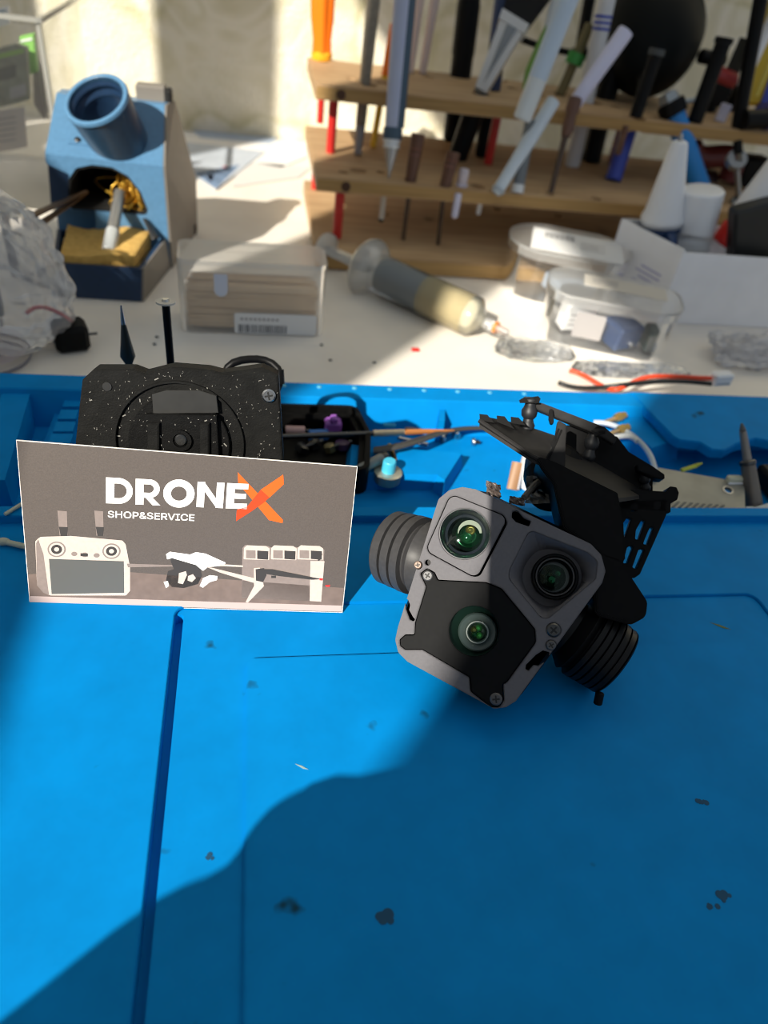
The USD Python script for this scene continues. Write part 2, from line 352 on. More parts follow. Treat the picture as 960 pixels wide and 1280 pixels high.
for x_, y_, r_ in ((318, 228, 15), (375, 233, 16), (440, 236, 15)):
    ink('printed_button', [[(20 + (x_ + r_ * 1.1 * math.cos(t)) * .2292, 640 + (y_ + r_ * .8 * math.sin(t)) * .2292) for t in np.linspace(0, 6.28, 14)]], m_ink_m, .00008, pr)
ink('printed_button', [c7((352, 224), (392, 226), (392, 242), (352, 240))], m_ink_k, .00009, pr)
for a_, b_ in ((226, 278), (427, 475)):
    ink('printed_aerial', [c7((a_, -8), (b_, -4), (b_ + 4, 128), (a_ + 12, 128))], m_ink_m, .00006, pr)
    ink('printed_aerial_joint', [c7((a_ + 8, 80), (b_ + 4, 82), (b_ + 2, 130), (a_ + 18, 130))], m_ink_k, .00007, pr)
# printed drone and batteries
c8 = lambda *pts: [(200 + x * .25, 660 + y * .25) for x, y in pts]
pd = ink('printed_drone', [c8((30, 130), (50, 118), (150, 132), (180, 120), (230, 128), (300, 160), (335, 175), (300, 190), (240, 195), (215, 215), (180, 185), (60, 150), (35, 158))], m_ink_w, r=.0003, label='small white printed drone')
ink('printed_shade', [c8((50, 140), (160, 142), (200, 190), (210, 240), (190, 280), (120, 300), (60, 295), (30, 260), (40, 215), (70, 205), (55, 170))], m_ink_k, .00004, pd)
ink('printed_camera', [c8((95, 225), (130, 215), (135, 235), (115, 280), (90, 275))], m_ink_l, .00007, pd)
ink('printed_camera', [c8((140, 240), (165, 230), (180, 250), (160, 270), (138, 262))], m_ink_l, .00007, pd)
ink('printed_camera', [c8((215, 250), (250, 235), (288, 240), (285, 260), (250, 270), (215, 298), (198, 290))], m_ink_w, .00007, pd)
ink('printed_camera', [c8((18, 268), (40, 265), (45, 290), (30, 300))], m_ink_w, .00007, pd)
ink('printed_arm', [c8((235, 195), (260, 198), (470, 250), (475, 275), (455, 270), (300, 222))], m_ink_l, .00009, pd)
ink('printed_arm', [c8((-165, 178), (60, 185), (65, 192), (-160, 196))], m_ink_m, .00006, pd)
ink('printed_arm', [c8((300, 180), (415, 187), (415, 195), (300, 190))], m_ink_l, .00006, pd)
ink('printed_arm', [c8((470, 200), (500, 198), (520, 290), (440, 372), (428, 370), (470, 290))], m_ink_l, .00011, pd)
ink('printed_propeller', [c8((500, 205), (560, 205), (760, 245), (812, 255), (760, 258), (600, 240), (500, 225))], m_ink_k, .00012, pd)
ink('printed_motor', [c8((478, 205), (520, 200), (532, 235), (515, 270), (480, 262))], m_ink_k, .00013, pd)
ink('printed_tip', [c8((798, 250), (815, 252), (812, 262), (798, 260))], M('ink_red', (.75, .03, .03), .5), .00014, pd)
ink('printed_tip', [c8((826, 285), (850, 284), (848, 294), (830, 293))], M('ink_red', (.75, .03, .03), .5), .00009, pd)
pb = ink('printed_batteries', [c8((412, 100), (425, 85), (540, 90), (556, 98), (680, 95), (700, 98), (810, 98), (822, 110), (808, 368), (408, 350))], m_ink_m, .00004, label='grey printed battery pack')
for a_ in (420, 556, 688):
    ink('printed_battery_top', [c8((a_, 100), (a_ + 15, 86), (a_ + 110, 90), (a_ + 128, 102), (a_ + 126, 160), (a_ - 2, 156))], m_ink_l, .00006, pb, r=.0003)
    ink('printed_battery_side', [c8((a_ + 66, 112), (a_ + 122, 116), (a_ + 120, 158), (a_ + 66, 154))], m_ink_k, .00008, pb)
    ink('printed_battery_side', [c8((a_ + 10, 110), (a_ + 58, 112), (a_ + 58, 152), (a_ + 10, 150))], m_ink_m, .00008, pb)
ink('printed_battery_edge', [c8((752, 165), (822, 165), (806, 368), (748, 364))], m_ink_l, .00007, pb)
ink('printed_badge', [c8((768, 128), (775, 150), (785, 130), (790, 165), (800, 160), (812, 128), (806, 128), (796, 152), (786, 122), (776, 122))], m_ink_k, .0001, pb)
ink('printed_badge', [c8((556, 238), (580, 238), (580, 250), (556, 250))], m_ink_k, .00006, pb)

# ================================================================== black module behind the card
MB = Plane(bl + CP.n * -.0085 + np.array([0, 0, .0]), CP.n, cu)
mp = MB.poly
m_blk = M('black_plastic', (.0045, .0045, .0045), .45, spec=.14, var=.25, scale=700, bump=.00006, bscale=2500)
m_blk2 = M('black_plastic_worn', (.0075, .0075, .0072), .55, spec=.12, var=.3, scale=260, bump=.00008, bscale=1800)
m_dust = M('dust', (.22, .21, .19), .9)
m_steel = M('steel', (.50, .50, .50), .28, 1.0); m_dsteel = M('dark_steel', (.10, .10, .10), .35, 1.0)
c6 = lambda *pts: [(x * .5, 440 + y * .5) for x, y in pts]
mz = MB.w(0, 0)
module = thing('gimbal_housing', 'dusty black plastic drone housing with round ridge, standing behind the business card', 'drone part', [(-.02), .17, 0])
bu = (0 - MB.p[2]) / MB.ey[2]
lo = MB.uv(*c6((190, 225))[0])[0], MB.uv(*c6((706, 260))[0])[0]
mo = [tuple(MB.uv(*p)) for p in c6((188, 225), (205, 70), (235, 42), (330, 42), (362, 54), (430, 37), (520, 44), (556, 53), (655, 39), (696, 58), (708, 265))]
mo = rnd(Polygon([(lo[0] - .001, bu)] + mo + [(lo[1], bu)]), .0007)
obj('back_plate', extrude(mo, MB.w, -.006, 0, .0006), m_blk2, module)
ctr = MB.uv(*c6((450, 228))[0])
def ring(c, r0, r1): return Point(*c).buffer(r1, 48).difference(Point(*c).buffer(r0, 48))
clip = mo.buffer(-.0005)
e1 = np.linalg.norm(MB.uv(*c6((268, 215))[0]) - ctr); e2 = np.linalg.norm(MB.uv(*c6((450, 90))[0]) - ctr)
R0 = (e1 + e2) / 2
obj('outer_ridge', extrude(ring(ctr, R0 - .0006, R0 + .0001).intersection(clip), MB.w, -.0004, .0009, .0002), m_blk2, module)
obj('swivel_disc', extrude(Point(*ctr).buffer(R0 * .78, 48).intersection(clip), MB.w, -.0004, .0013, .0003), m_blk, module)
obj('wear_pad', extrude(mp(c6((383, 102), (420, 92), (500, 92), (543, 106), (548, 148), (386, 150))), MB.w, .0012, .0018, .0002), M('black_grey_pad', (.014, .014, .0135), .5, var=.2, scale=300), module)
br_ = mp(c6((368, 148), (545, 152), (560, 420), (368, 420))).intersection(clip)
obj('bracket', extrude(br_, MB.w, -.0004, .0030, .0003), m_blk, module)
for a_, b_ in ((376, 405), (505, 528)): obj('bracket_rail', extrude(mp(c6((a_, 168), (b_, 168), (b_, 400), (a_, 400))).intersection(clip), MB.w, .0029, .0042, .0005), m_blk2, module)
def screw(parent, plane, px, py, r, off, m=m_steel, name='screw', h=.0006):
    c = plane.hit(px, py, off); s = obj(name, lathe(c, plane.n, [(-.0006, r), (h * .5, r), (h, r * .8)], 20), m, parent)
    u = plane.uv(px, py, off); a = random.random() * 1.5
    cr = unary_union([Polygon([(u[0] + math.cos(t + a) * r * q + math.cos(t + a + 1.57) * r * .13 * w_, u[1] + math.sin(t + a) * r * q + math.sin(t + a + 1.57) * r * .13 * w_) for q, w_ in ((-.6, -1), (.6, -1), (.6, 1), (-.6, 1))]) for t in (0, math.pi / 2)])
    obj('cross_recess', extrude(cr, plane.w, off + h - .0002, off + h + .00003), M('recess_black', (.004, .004, .004), .6), s)
    return s
obj('screw_boss', lathe(MB.hit(*c6((452, 220))[0], .003), MB.n, [(-.001, .0030), (.0008, .0030), (.0008, .0020), (.0003, .0018)], 28), m_blk, module)
screw(module, MB, *c6((452, 220))[0], .0017, .0034, m_dsteel)
screw(module, MB, *c6((672, 109))[0], .0019, .0003, m_steel)
obj('pin_hole', lathe(MB.hit(*c6((268, 86))[0], 0), MB.n, [(-.0003, .0012), (.0003, .0012), (.0003, .0007)], 16), m_dsteel, module)
rng = np.random.default_rng(5); fl_ = []
while len(fl_) < 230:
    x_, y_ = rng.uniform(190, 705), rng.uniform(38, 265)
    u = MB.uv(*c6((x_, y_))[0])
    if not clip.contains(Point(u)): continue
    d_ = np.linalg.norm(u - ctr); off = .0014 if d_ < R0 * .78 else .0001
    if br_.contains(Point(u)): off = .0031
    s_ = rng.choice([.00006, .00009, .00016], p=[.7, .25, .05]); a = rng.uniform(0, 3)
    fl_.append(cbox((-s_ * rng.uniform(1, 4), -s_, -.00002), (s_ * rng.uniform(1, 4), s_, .00006), .00001, R=np.array([MB.ex * math.cos(a) + MB.ey * math.sin(a), -MB.ex * math.sin(a) + MB.ey * math.cos(a), MB.n]), at=MB.w(*u, off)))
obj('dust', join(fl_), m_dust, module, kind='stuff')

# ================================================================== drone camera (gimbal head)
GC = (622, 745)
gp = Z(625, 889, .0082)
G = Plane(gp, -ray(*GC)); g2 = G.poly
m_face = M('gunmetal', (.130, .126, .138), .6, 0.0, spec=.15, var=.05, scale=1500, bump=.00002, bscale=4000)
m_gbl = M('camera_black', (.0035, .0035, .004), .45, var=.2, scale=600, spec=.10)
m_gmat = M('camera_black_matte', (.0055, .0058, .0066), .6, spec=.10, var=.15, scale=900)
m_ring = M('gimbal_ring_grey', (.045, .044, .046), .42, 0.0, spec=.22, var=.1, scale=800)
m_deep = M('lens_well', (.003, .003, .003), .7)
c5 = lambda *pts: [(470 + x * .3125, 600 + y * .3125) for x, y in pts]
gim = thing('drone_camera', 'grey and black triple-lens drone camera with its gimbal frame, lying on the blue mat', 'drone camera', G.hit(*GC, -.015))
out5 = c5((250, 75), (292, 40), (345, 27), (400, 37), (860, 255), (902, 300), (919, 365), (905, 412), (560, 885), (520, 910), (472, 916), (125, 727), (88, 690), (76, 640), (88, 585))
face = rnd(g2(out5), .0016)
L1, L2, L3 = c5((355, 215))[0], c5((712, 388))[0], c5((392, 603))[0]
px_m = np.linalg.norm(G.uv(*L1) - G.uv(L1[0] + 1, L1[1]))      # metres per pixel on the face
bez1 = rnd(g2(c5((300, 58), (527, 150), (402, 392), (200, 282))), .0020)
rec2 = rnd(g2(c5((615, 200), (845, 290), (885, 325), (878, 395), (690, 552), (660, 550), (533, 395), (535, 360))), .0016)
plate3 = rnd(g2(c5((204, 425), (235, 402), (440, 412), (500, 437), (633, 598), (636, 648), (522, 805), (495, 822), (470, 822), (385, 792), (180, 672), (156, 640), (160, 570), (200, 440))), .0012)
tabs = unary_union([g2(c5((180, 375), (205, 356), (232, 372), (250, 410), (210, 440))), g2(c5((165, 622), (118, 622), (98, 640), (100, 662), (118, 676), (190, 676))), g2(c5((376, 780), (382, 845), (460, 905), (490, 906), (508, 880), (505, 820)))])
plate3 = rnd(unary_union([plate3, tabs]), .0004, .0008)
slots = [rnd(g2(c5(*q)), .0004) for q in [((545, 125), (565, 120), (590, 150), (620, 165), (612, 186), (560, 168), (543, 150)), ((600, 740), (640, 700), (668, 682), (695, 690), (690, 720), (650, 745), (630, 742), (610, 765), (598, 758)),
         ((115, 480), (126, 474), (136, 500), (132, 520), (150, 552), (160, 556), (150, 566), (135, 560), (120, 520))]]
holes = [Point(*G.uv(*c5(q)[0])).buffer(r * .3125 * px_m, 20) for q, r in (((207, 330), 12), ((168, 340), 18), ((710, 600), 28), ((700, 661), 20))]
gap = .00028
fp = face.difference(unary_union([unary_union([bez1.buffer(gap), __import__('shapely').affinity.translate(bez1, .0005, -.0004)]), rec2, plate3.buffer(gap)] + slots + holes))  # bezel groove widened at lower right to draw in the shadow there
fplate = obj('face_plate', extrude(fp, G.w, -.0022, 0, .00035), m_face, gim, label='grey metal face plate')
# body behind the face
bk = [face.buffer(-.0004), face.buffer(-.0002), face.buffer(-.0012), face.buffer(-.0040)]
def shell(g, off, n=72, sh=(0, 0)):
    p = [g.exterior.interpolate(k / n, normalized=True) for k in range(n)]; return np.array([G.w(q.x + sh[0], q.y + sh[1], off) for q in p])
obj('body', loft([shell(face.buffer(-.0006), -.0021), shell(face.buffer(.0001), -.0045), shell(face.buffer(.0004), -.012, sh=(.001, -.0002)), shell(face.buffer(-.0015), -.018, sh=(.003, .0032)), shell(face.buffer(-.006), -.024, sh=(.005, .0072)), np.repeat(G.w(*(np.array(face.centroid.coords[0]) + [.005, .008]), -.025)[None], 72, 0)], False), m_gbl, gim, smooth=40)
# lens 1: square bezel and big front glass
def disc(p, r): return Point(*p).buffer(r, 40)
k1 = 104 * .3125 * px_m; q1 = G.uv(*L1)
obj('lens_bezel', extrude(bez1.difference(disc(q1, k1)), G.w, -.0020, .0002, .0003), m_face, gim)
m_rubber = M('lens_ring', (.012, .014, .022), .3)
def lens_glass(name, col, rough=.04, film=520.0):
    if name in _m: return _m[name]
    nodes = {'t': ('transparent_bsdf', {'color': (.86, .92, .90)}), 'g': ('glossy_bsdf', {'roughness': rough, 'color': col}), 'fr': ('fresnel', {'IOR': 1.33}), 'o': ('mix_closure', {})}
    _m[name] = usdkit.material(stage, '/World/Looks/' + name, nodes, [('t.BSDF', 'o.closure1'), ('g.BSDF', 'o.closure2'), ('fr.fac', 'o.fac')], surface='o.closure'); return _m[name]
g_front = lens_glass('front_glass', (.75, 1, .85)); m_coat = M('green_coating', (.010, .07, .028), .08, .85); m_coat2 = M('amber_coating', (.22, .20, .05), .06, .85); m_iris = M('iris_black', (.004, .007, .006), .2)
def lens(L, r, depth, inner, proud=.0, wall=m_rubber, n=40):
    c = G.hit(*L, 0)
    b = obj('lens_barrel', lathe(c, G.n, [(proud, r), (proud, r * .97), (proud - .0008, r * .92), (-depth * .55, r * .80), (-depth * .6, inner * 1.12), (-depth, inner * 1.05), (-depth - .0008, inner * 1.05), (-depth - .0008, r), (proud, r)], n, False), wall, gim, smooth=30)
    return b, c
b1, lc = lens(L1, k1 * .99, .0055, k1 * .62, .0001)
def dome(c, r, off, bulge, n=36):
    a = np.linspace(0, 1, 7); return lathe(np.asarray(c) + G.n * off, G.n, [(bulge * (1 - t * t), r * t) for t in a[::-1]] , n, False)
off1 = G.ex * .0008 + G.ey * .0002
obj('front_element', dome(lc, k1 * .93, -.0012, .0010), g_front, b1, smooth=True)
obj('aperture_cone', lathe(lc + off1, G.n, [(-.0090, .0003), (-.0088, k1 * .30), (-.0060, k1 * .5), (-.0050, k1 * .66)], 36, False), m_iris, b1, smooth=True)
obj('coated_element', dome(lc + off1, k1 * .56, -.0062, .0016), m_coat, b1, smooth=True)
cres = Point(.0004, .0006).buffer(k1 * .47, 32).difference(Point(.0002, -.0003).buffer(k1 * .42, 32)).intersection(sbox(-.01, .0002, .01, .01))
obj('reflection_crescent', extrude(cres, lambda u, v, o: lc + off1 + G.ex * u + G.ey * v + G.n * (o - .0042), 0, .0003), M('reflection_pale', (.17, .18, .13), .4), b1)  # pale crescent painted in for a reflection in the lens
obj('coated_element', dome(lc + off1 + G.ey * .0012 + G.ex * .0006, k1 * .20, -.0046, .0006), m_coat2, b1, smooth=True)
obj('coated_element', dome(lc + off1 - G.ey * .0008 - G.ex * .0004, k1 * .22, -.0046, .0006), M('green_mid_coating', (.02, .13, .05), .1, .8), b1, smooth=True)
# lens 2: sloping hood and ringed lens
q2 = G.uv(*L2); r2_ = 90 * .3125 * px_m
def ringpts(g, off, n=64):
    p = [g.exterior.interpolate(k / n, normalized=True) for k in range(n)]; return p
ang = np.linspace(0, 2 * np.pi, 65)[:-1]; far = []
for a in ang:
    hit = LineString([q2, q2 + np.array([math.cos(a), math.sin(a)]) * .05]).intersection(rec2.exterior); far.append(np.array(hit.coords[0] if hit.geom_type == 'Point' else hit.geoms[0].coords[0]))
obj('lens_hood', loft([np.array([G.w(*p, -.00005) for p in far]), np.array([G.w(*(q2 + (p - q2) * .93), -.0012) for p in far]), np.array([G.w(*(q2 + np.array([math.cos(a), math.sin(a)]) * r2_ * 1.12 + (p - q2) * .10), -.0068) for p, a in zip(far, ang)]), np.array([G.w(*(q2 + np.array([math.cos(a), math.sin(a)]) * r2_ * .6), -.0068) for a in ang])], False), m_face, gim, smooth=25)
c2 = G.hit(*L2, -.0060)
b2 = obj('lens_barrel', lathe(c2, G.n, [(-.004, r2_ * 1.02), (.0036, r2_ * 1.02), (.0040, r2_ * .97), (.0040, r2_ * .90), (.0030, r2_ * .86), (.0034, r2_ * .80), (.0031, r2_ * .76), (-.001, r2_ * .68), (-.004, .0003)], 40, False), m_gbl, gim, smooth=30)
obj('retaining_ring', lathe(c2, G.n, [(.0032, r2_ * .86), (.0037, r2_ * .84), (.0037, r2_ * .78), (.0031, r2_ * .77)], 40, False), m_ring, b2)
obj('front_element', dome(c2, r2_ * .78, .0020, .0010), g_front, b2, smooth=True)
obj('coated_element', dome(c2 + G.ey * -.0008 + G.ex * -.0006, r2_ * .34, -.0006, .0010), m_coat, b2, smooth=True)
obj('coated_element', dome(c2 + G.ey * .0010 + G.ex * .0012, r2_ * .28, -.0002, .0010), m_coat, b2, smooth=True)
# lens 3: black cover plate with the wide lens
q3 = G.uv(*L3); r3 = 98 * .3125 * px_m
obj('cover_plate', extrude(plate3.difference(disc(q3, r3)), G.w, -.0018, .0005, .0004), m_gmat, gim, label='matte black cover plate')
c3 = G.hit(*c5((405, 610))[0], 0); c3b = G.hit(*L3, 0)
m_tube = M('lens_tube_green_black', (.010, .030, .022), .3)
b3 = obj('lens_barrel', loft([np.array([c3b + (G.ex * math.cos(a) + G.ey * math.sin(a)) * r3 + G.n * .0004 for a in ang]), np.array([c3b + (G.ex * math.cos(a) + G.ey * math.sin(a)) * r3 * .98 - G.n * .0012 for a in ang]),
      np.array([c3 + (G.ex * math.cos(a) + G.ey * math.sin(a)) * r3 * .80 - G.n * .0040 for a in ang]), np.array([c3 + (G.ex * math.cos(a) + G.ey * math.sin(a)) * r3 * .3 - G.n * .0042 for a in ang])], False), m_tube, gim, smooth=30)
obj('inner_ring', lathe(c3, G.n, [(-.0040, r3 * .80), (-.0022, r3 * .78), (-.0018, r3 * .72), (-.0024, r3 * .46), (-.0014, r3 * .43), (-.0012, r3 * .38), (-.0022, r3 * .34), (-.0036, r3 * .25), (-.0040, .0002)], 40, False), M('lens_ring_teal', (.05, .075, .070), .35), b3, smooth=30)
obj('retaining_ring', lathe(c3, G.n, [(-.0016, r3 * .47), (-.0010, r3 * .45), (-.0010, r3 * .41), (-.0016, r3 * .40)], 40, False), M('lens_ring_pale', (.20, .24, .22), .3), b3, smooth=30)
obj('front_element', dome(c3, r3 * .42, -.0020, .0010), lens_glass('wide_glass', (.5, 1, .5)), b3, smooth=True)
for k in range(5):
    a = k * 1.3; obj('coated_element', dome(c3 + (G.ex * math.cos(a) + G.ey * math.sin(a)) * r3 * (.16 if k else 0), r3 * .14, -.0030 + .0002 * k, .0006, 20), [m_coat, M('green_bright_coating', (.07, .42, .08), .1, .7), m_coat2][k % 3], b3, smooth=True)
for (x_, y_), r_ in (((207, 383), 21), ((480, 876), 24)): screw(gim, G, *c5((x_, y_))[0], r_ * .3125 * px_m, .0004, M('screw_grey', (.10, .10, .105), .5, .4))
screw(gim, G, *c5((710, 600))[0], 27 * .3125 * px_m, -.0004, m_dsteel); screw(gim, G, *c5((700, 661))[0], 19 * .3125 * px_m, -.0002, M('screw_grey', (.10, .10, .105), .5, .4)); screw(gim, G, *c5((168, 340))[0], 16 * .3125 * px_m, -.0004, M('screw_copper', (.20, .14, .11), .5, .4))
# tilt-axis drums with rings
def drum(name, pa, oa, pb, ob, r, rings, m, r_in, part):
    a, b = G.hit(*pa, oa), G.hit(*pb, ob); L = np.linalg.norm(b - a); prof = [(-.006, r_in), (0, r_in), (L * .2, r * .97)]
    t0 = L * .32; st = (L * .95 - t0) / rings
    for k in range(rings):
        t = t0 + k * st; prof += [(t, r * .84), (t + st * .14, r * .84), (t + st * .18, r * (1.0 - .02 * k)), (t + st * .88, r * (1.0 - .02 * k)), (t + st * .92, r * .84)]
    prof += [(L * .97, r * .90), (L, r * .84), (L, .0003)]
    return obj(part, lathe(a, b - a, prof, 48), m, gim, smooth=30)
drum('l', (545, 702), -.0120, (486, 683), -.0185, 51 * px_m * 1.06, 3, m_ring, 44 * px_m, 'tilt_motor')
drum('r', (712, 786), -.0180, (771, 829), -.0190, 53 * px_m, 5, M('bellows_black', (.006, .006, .0065), .4, spec=.2), 40 * px_m, 'roll_bellows')
tb = G.hit(750, 866, -.014); obj('bellows_tab', rod(tb, tb + (G.hit(747, 880, -.015) - tb), .0012), m_gbl, gim)
# arm and housing behind the face (upper right)
def gpoly(name, pts, d0, d1, m, r=.0005, bev=.0004, parent=gim, **kw): return obj(name, extrude(rnd(G.poly(pts, (d0 + d1) / 2), r), G.w, d0, d1, bev), m, parent, **kw)
gpoly('roll_arm', [(664, 576), (690, 585), (765, 622), (772, 660), (774, 700), (764, 716), (735, 690), (700, 664), (694, 640), (688, 612), (674, 594)], -.030, -.0085, m_gbl, .001, .001)
gpoly('roll_arm', [(735, 690), (768, 700), (802, 752), (800, 770), (782, 780), (738, 768)], -.026, -.008, m_gbl, .0025, .001)
c3x = lambda *pts: [(580 + x * .29167, 480 + y * .29167) for x, y in pts]
# damper plate: a thin tray seen nearly edge on
fA, fB, fC = G.hit(*c3x((66, 172))[0], -.013), G.hit(*c3x((290, 318))[0], -.010), G.hit(*c3x((650, 492))[0], -.012)
bA, bB, bC = G.hit(*c3x((70, 135))[0], -.022), G.hit(*c3x((240, 170))[0], -.034), G.hit(*c3x((800, 470))[0], -.040)
th = G.ey * .0011
bD = G.hit(*c3x((420, 230))[0], -.046)
obj('damper_plate', [hull([p + s for p in (fA, fB, bB, bA) for s in (th * 0, -th)]), hull([p + s for p in (fB, fC, bC, bD, bB) for s in (th * 0, -th)])], M('frame_grey', (.022, .021, .021), .55, spec=.15, var=.12, scale=500), gim)
obj('damper_rail', [tube([fA + th, fB + th * .6, fC + th * .6], .0007, 8)], M('frame_grey', (.022, .021, .021), .55, spec=.15), gim)
for k, (a_, b_) in enumerate([((66, 128), (105, 165)), ((140, 135), (190, 190)), ((200, 140), (240, 175))]):
    obj('plate_clip', hull([G.hit(*q, o) for q in c3x((a_[0], a_[1]), (a_[0] + 34, a_[1] + 4), (b_[0] + 25, b_[1] + 2), (a_[0] + 2, a_[1] + 28)) for o in (-.022 - .003 * k, -.018 - .003 * k)]), m_gbl, gim)
gpoly('damper_bracket', c3x((400, 158), (436, 178), (432, 362), (345, 328), (385, 250)), -.0180, -.0150, M('frame_grey', (.022, .021, .021), .55, spec=.15))
gpoly('damper_bracket', c3x((310, 80), (340, 88), (600, 188), (655, 235), (640, 262), (560, 215), (300, 108)), -.034, -.031, M('frame_grey', (.022, .021, .021), .55, spec=.15))
gpoly('damper_bracket', c3x((365, 110), (380, 108), (385, 165), (372, 180), (362, 150)), -.0305, -.0285, m_gbl)
gpoly('arm_bracket', c3x((432, 185), (500, 190), (560, 205), (650, 235), (700, 300), (800, 360), (850, 395), (850, 415), (820, 412), (800, 400), (800, 470), (640, 490), (430, 365)), -.046, -.039, m_gbl, .0004)
gpoly('damper_bracket', c3x((372, 260), (402, 190), (410, 192), (380, 275)), -.0150, -.0146, m_gbl, .0001, .0001)
gpoly('damper_bracket', c3x((355, 320), (415, 195), (422, 198), (366, 325)), -.0150, -.0146, m_gbl, .0001, .0001)
def damper(x, y0, y1, w_, off):
    a, b = G.hit(*c3x((x[0], y0))[0], off), G.hit(*c3x((x[1], y1))[0], off - .004); L = np.linalg.norm(b - a); r = w_ * .29167 * px_m * .5
    obj('rubber_damper', lathe(a, b - a, [(0, r * .8), (L * .04, r), (L * .10, r), (L * .16, r * .62), (L * .24, r * .70), (L * .36, r * .98), (L * .5, r * .9), (L * .58, r * .6), (L * .66, r * .66), (L * .74, r * .86), (L * .84, r * .8), (L * .9, r * .5), (L, r * .45)], 28), M('damper_rubber', (.012, .013, .016), .5), gim, smooth=40)
damper((288, 268), 58, 215, 84, -.030); damper((560, 528), 190, 345, 78, -.034); damper((770, 780), 360, 470, 60, -.036)
obj('damper_cap', hull([G.hit(*q, o) for q in c3x((236, 70), (248, 62), (318, 52), (328, 62), (322, 82), (240, 82)) for o in (-.031, -.028)]), m_gbl, gim)
obj('damper_cap', hull([G.hit(*q, o) for q in c3x((545, 200), (575, 178), (608, 188), (606, 214), (560, 225)) for o in (-.035, -.031)]), m_gbl, gim)
gpoly('end_bar', c3x((735, 345), (765, 350), (850, 388), (850, 412), (830, 412), (740, 375)), -.036, -.032, m_gbl)
gpoly('end_bar', c3x((640, 490), (700, 462), (850, 470), (868, 448), (895, 452), (905, 475), (898, 505), (870, 520), (870, 560), (660, 545)), -.040, -.030, m_gbl)
grid = rnd(G.poly(c3x((640, 500), (880, 490), (868, 560), (755, 815), (730, 832), (690, 828), (640, 790)), -.03), .0008)
for q in [((672, 610), (700, 572), (716, 578), (690, 655), (664, 655)), ((738, 625), (762, 582), (776, 588), (748, 668), (734, 664)), ((790, 630), (800, 612), (812, 618), (785, 690), (768, 685)), ((700, 700), (716, 692), (724, 700), (700, 768), (682, 768)), ((748, 712), (764, 706), (772, 712), (738, 792), (722, 786)), ((645, 505), (665, 500), (672, 520), (648, 522)), ((720, 520), (738, 516), (740, 545), (716, 545)), ((820, 510), (838, 506), (836, 530), (818, 532))]:
    grid = grid.difference(rnd(G.poly(c3x(*q), -.03), .0003))
obj('slotted_guard', extrude(grid, G.w, -.033, -.030, .0004), m_gbl, gim)
obj('roll_motor', lathe(G.hit(690, 600, -.034), G.ey * .8 - G.n * .6 + G.ex * .2, [(-.008, .006), (0, .009), (.006, .0095), (.009, .008), (.009, .0002)], 36), m_gbl, gim)
# crumpled foil and ribbon that show above the face
def crumple(c, ex, ey, w_, h_, amp, seed, n=9, thick=.0002):
    g = np.random.default_rng(seed); nz = unit(np.cross(ex, ey)); v = []
    for i in range(n):
        for j in range(n):
            v.append(np.asarray(c) + unit(ex) * (i / (n - 1) - .5) * w_ + unit(ey) * (j / (n - 1) - .5) * h_ + nz * amp * g.normal() + unit(ex) * amp * .4 * g.normal())
    v = np.array(v); f = []
    for i in range(n - 1):
        for j in range(n - 1):
            a = i * n + j; f += [[a, a + n, a + 1], [a + 1, a + n, a + n + 1]]
    v2 = np.vstack([v, v - nz * thick]); k = len(v); f = f + [[a + k, c_ + k, b + k] for a, b, c_ in f]
    return T(v2, f)
m_foil = M('foil', (.36, .31, .29), .35, .8, var=.3, scale=400)
obj('shield_foil', crumple(G.hit(617, 612, -.010), G.ex - .3 * G.ey, G.ey + G.n * .4, .0042, .0042, .0006, 3), m_foil, gim, label='crumpled metal foil')
obj('shield_foil', crumple(G.hit(646, 626, -.010), G.ex - .2 * G.ey, G.ey, .0045, .0022, .0004, 4), m_foil, gim, label='crumpled metal foil')
obj('ribbon_cable', [crumple(G.hit(676, 612, -.028), G.ex, G.ey + .3 * G.n, .009, .0085, .0005, 8), tube([G.hit(655, 622, -.02), G.hit(668, 606, -.024), G.hit(680, 598, -.028)], .0010, 8)], M('ribbon', (.30, .28, .25), .5, .2, var=.35, scale=500), gim)

# ================================================================== soldering-iron stand
m_bl = M('stand_blue', (.085, .205, .355), .38, var=.08, scale=500, bump=.00008, bscale=1500)
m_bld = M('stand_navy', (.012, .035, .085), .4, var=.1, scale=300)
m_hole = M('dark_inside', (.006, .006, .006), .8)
m_grey = M('stand_side_grey', (.20, .18, .155), .55, var=.06, scale=80)
st = thing('soldering_iron_stand', 'blue metal soldering iron stand with funnel holder and sponge tray', 'soldering stand', (-.08, .43, ZT))
zt_ = ZT + .0003
tray = hull([(-.1000, .3785, zt_), (-.0585, .3772, zt_), (-.1008, .3815, .0068), (-.0572, .3805, .0068), (-.108, .430, .0068), (-.049, .430, .0068), (-.108, .430, zt_), (-.049, .430, zt_)])
tray = cut(tray, hull([(x, y, z) for x0, x1, y, in ((-.0990, -.0590, .3832), (-.1055, -.0515, .428)) for x in (x0, x1) for z in (.0005, .02)]))
obj('sponge_tray', tray, m_bld, st)
A = [(-.109, .425, zt_), (-.0475, .425, zt_), (-.1065, .425, .0472), (-.0476, .425, .0458), (-.1032, .456, .0696), (-.0478, .456, .0692), (-.1030, .470, .0690), (-.0445, .470, .0685), (-.114, .505, .020), (-.0375, .505, .018), (-.114, .490, zt_), (-.0370, .490, zt_)]
hs = hull(A)
FR = Plane((-.078, .425, .03), (0, -1, 0), (1, 0, 0))
arch = rnd(FR.poly([(84, 262), (85, 225), (95, 210), (115, 206), (140, 209), (160, 220), (176, 240), (188, 270), (120, 264)]), .003)
def fcut(poly, depth): return extrude(poly, FR.w, -depth, .01)
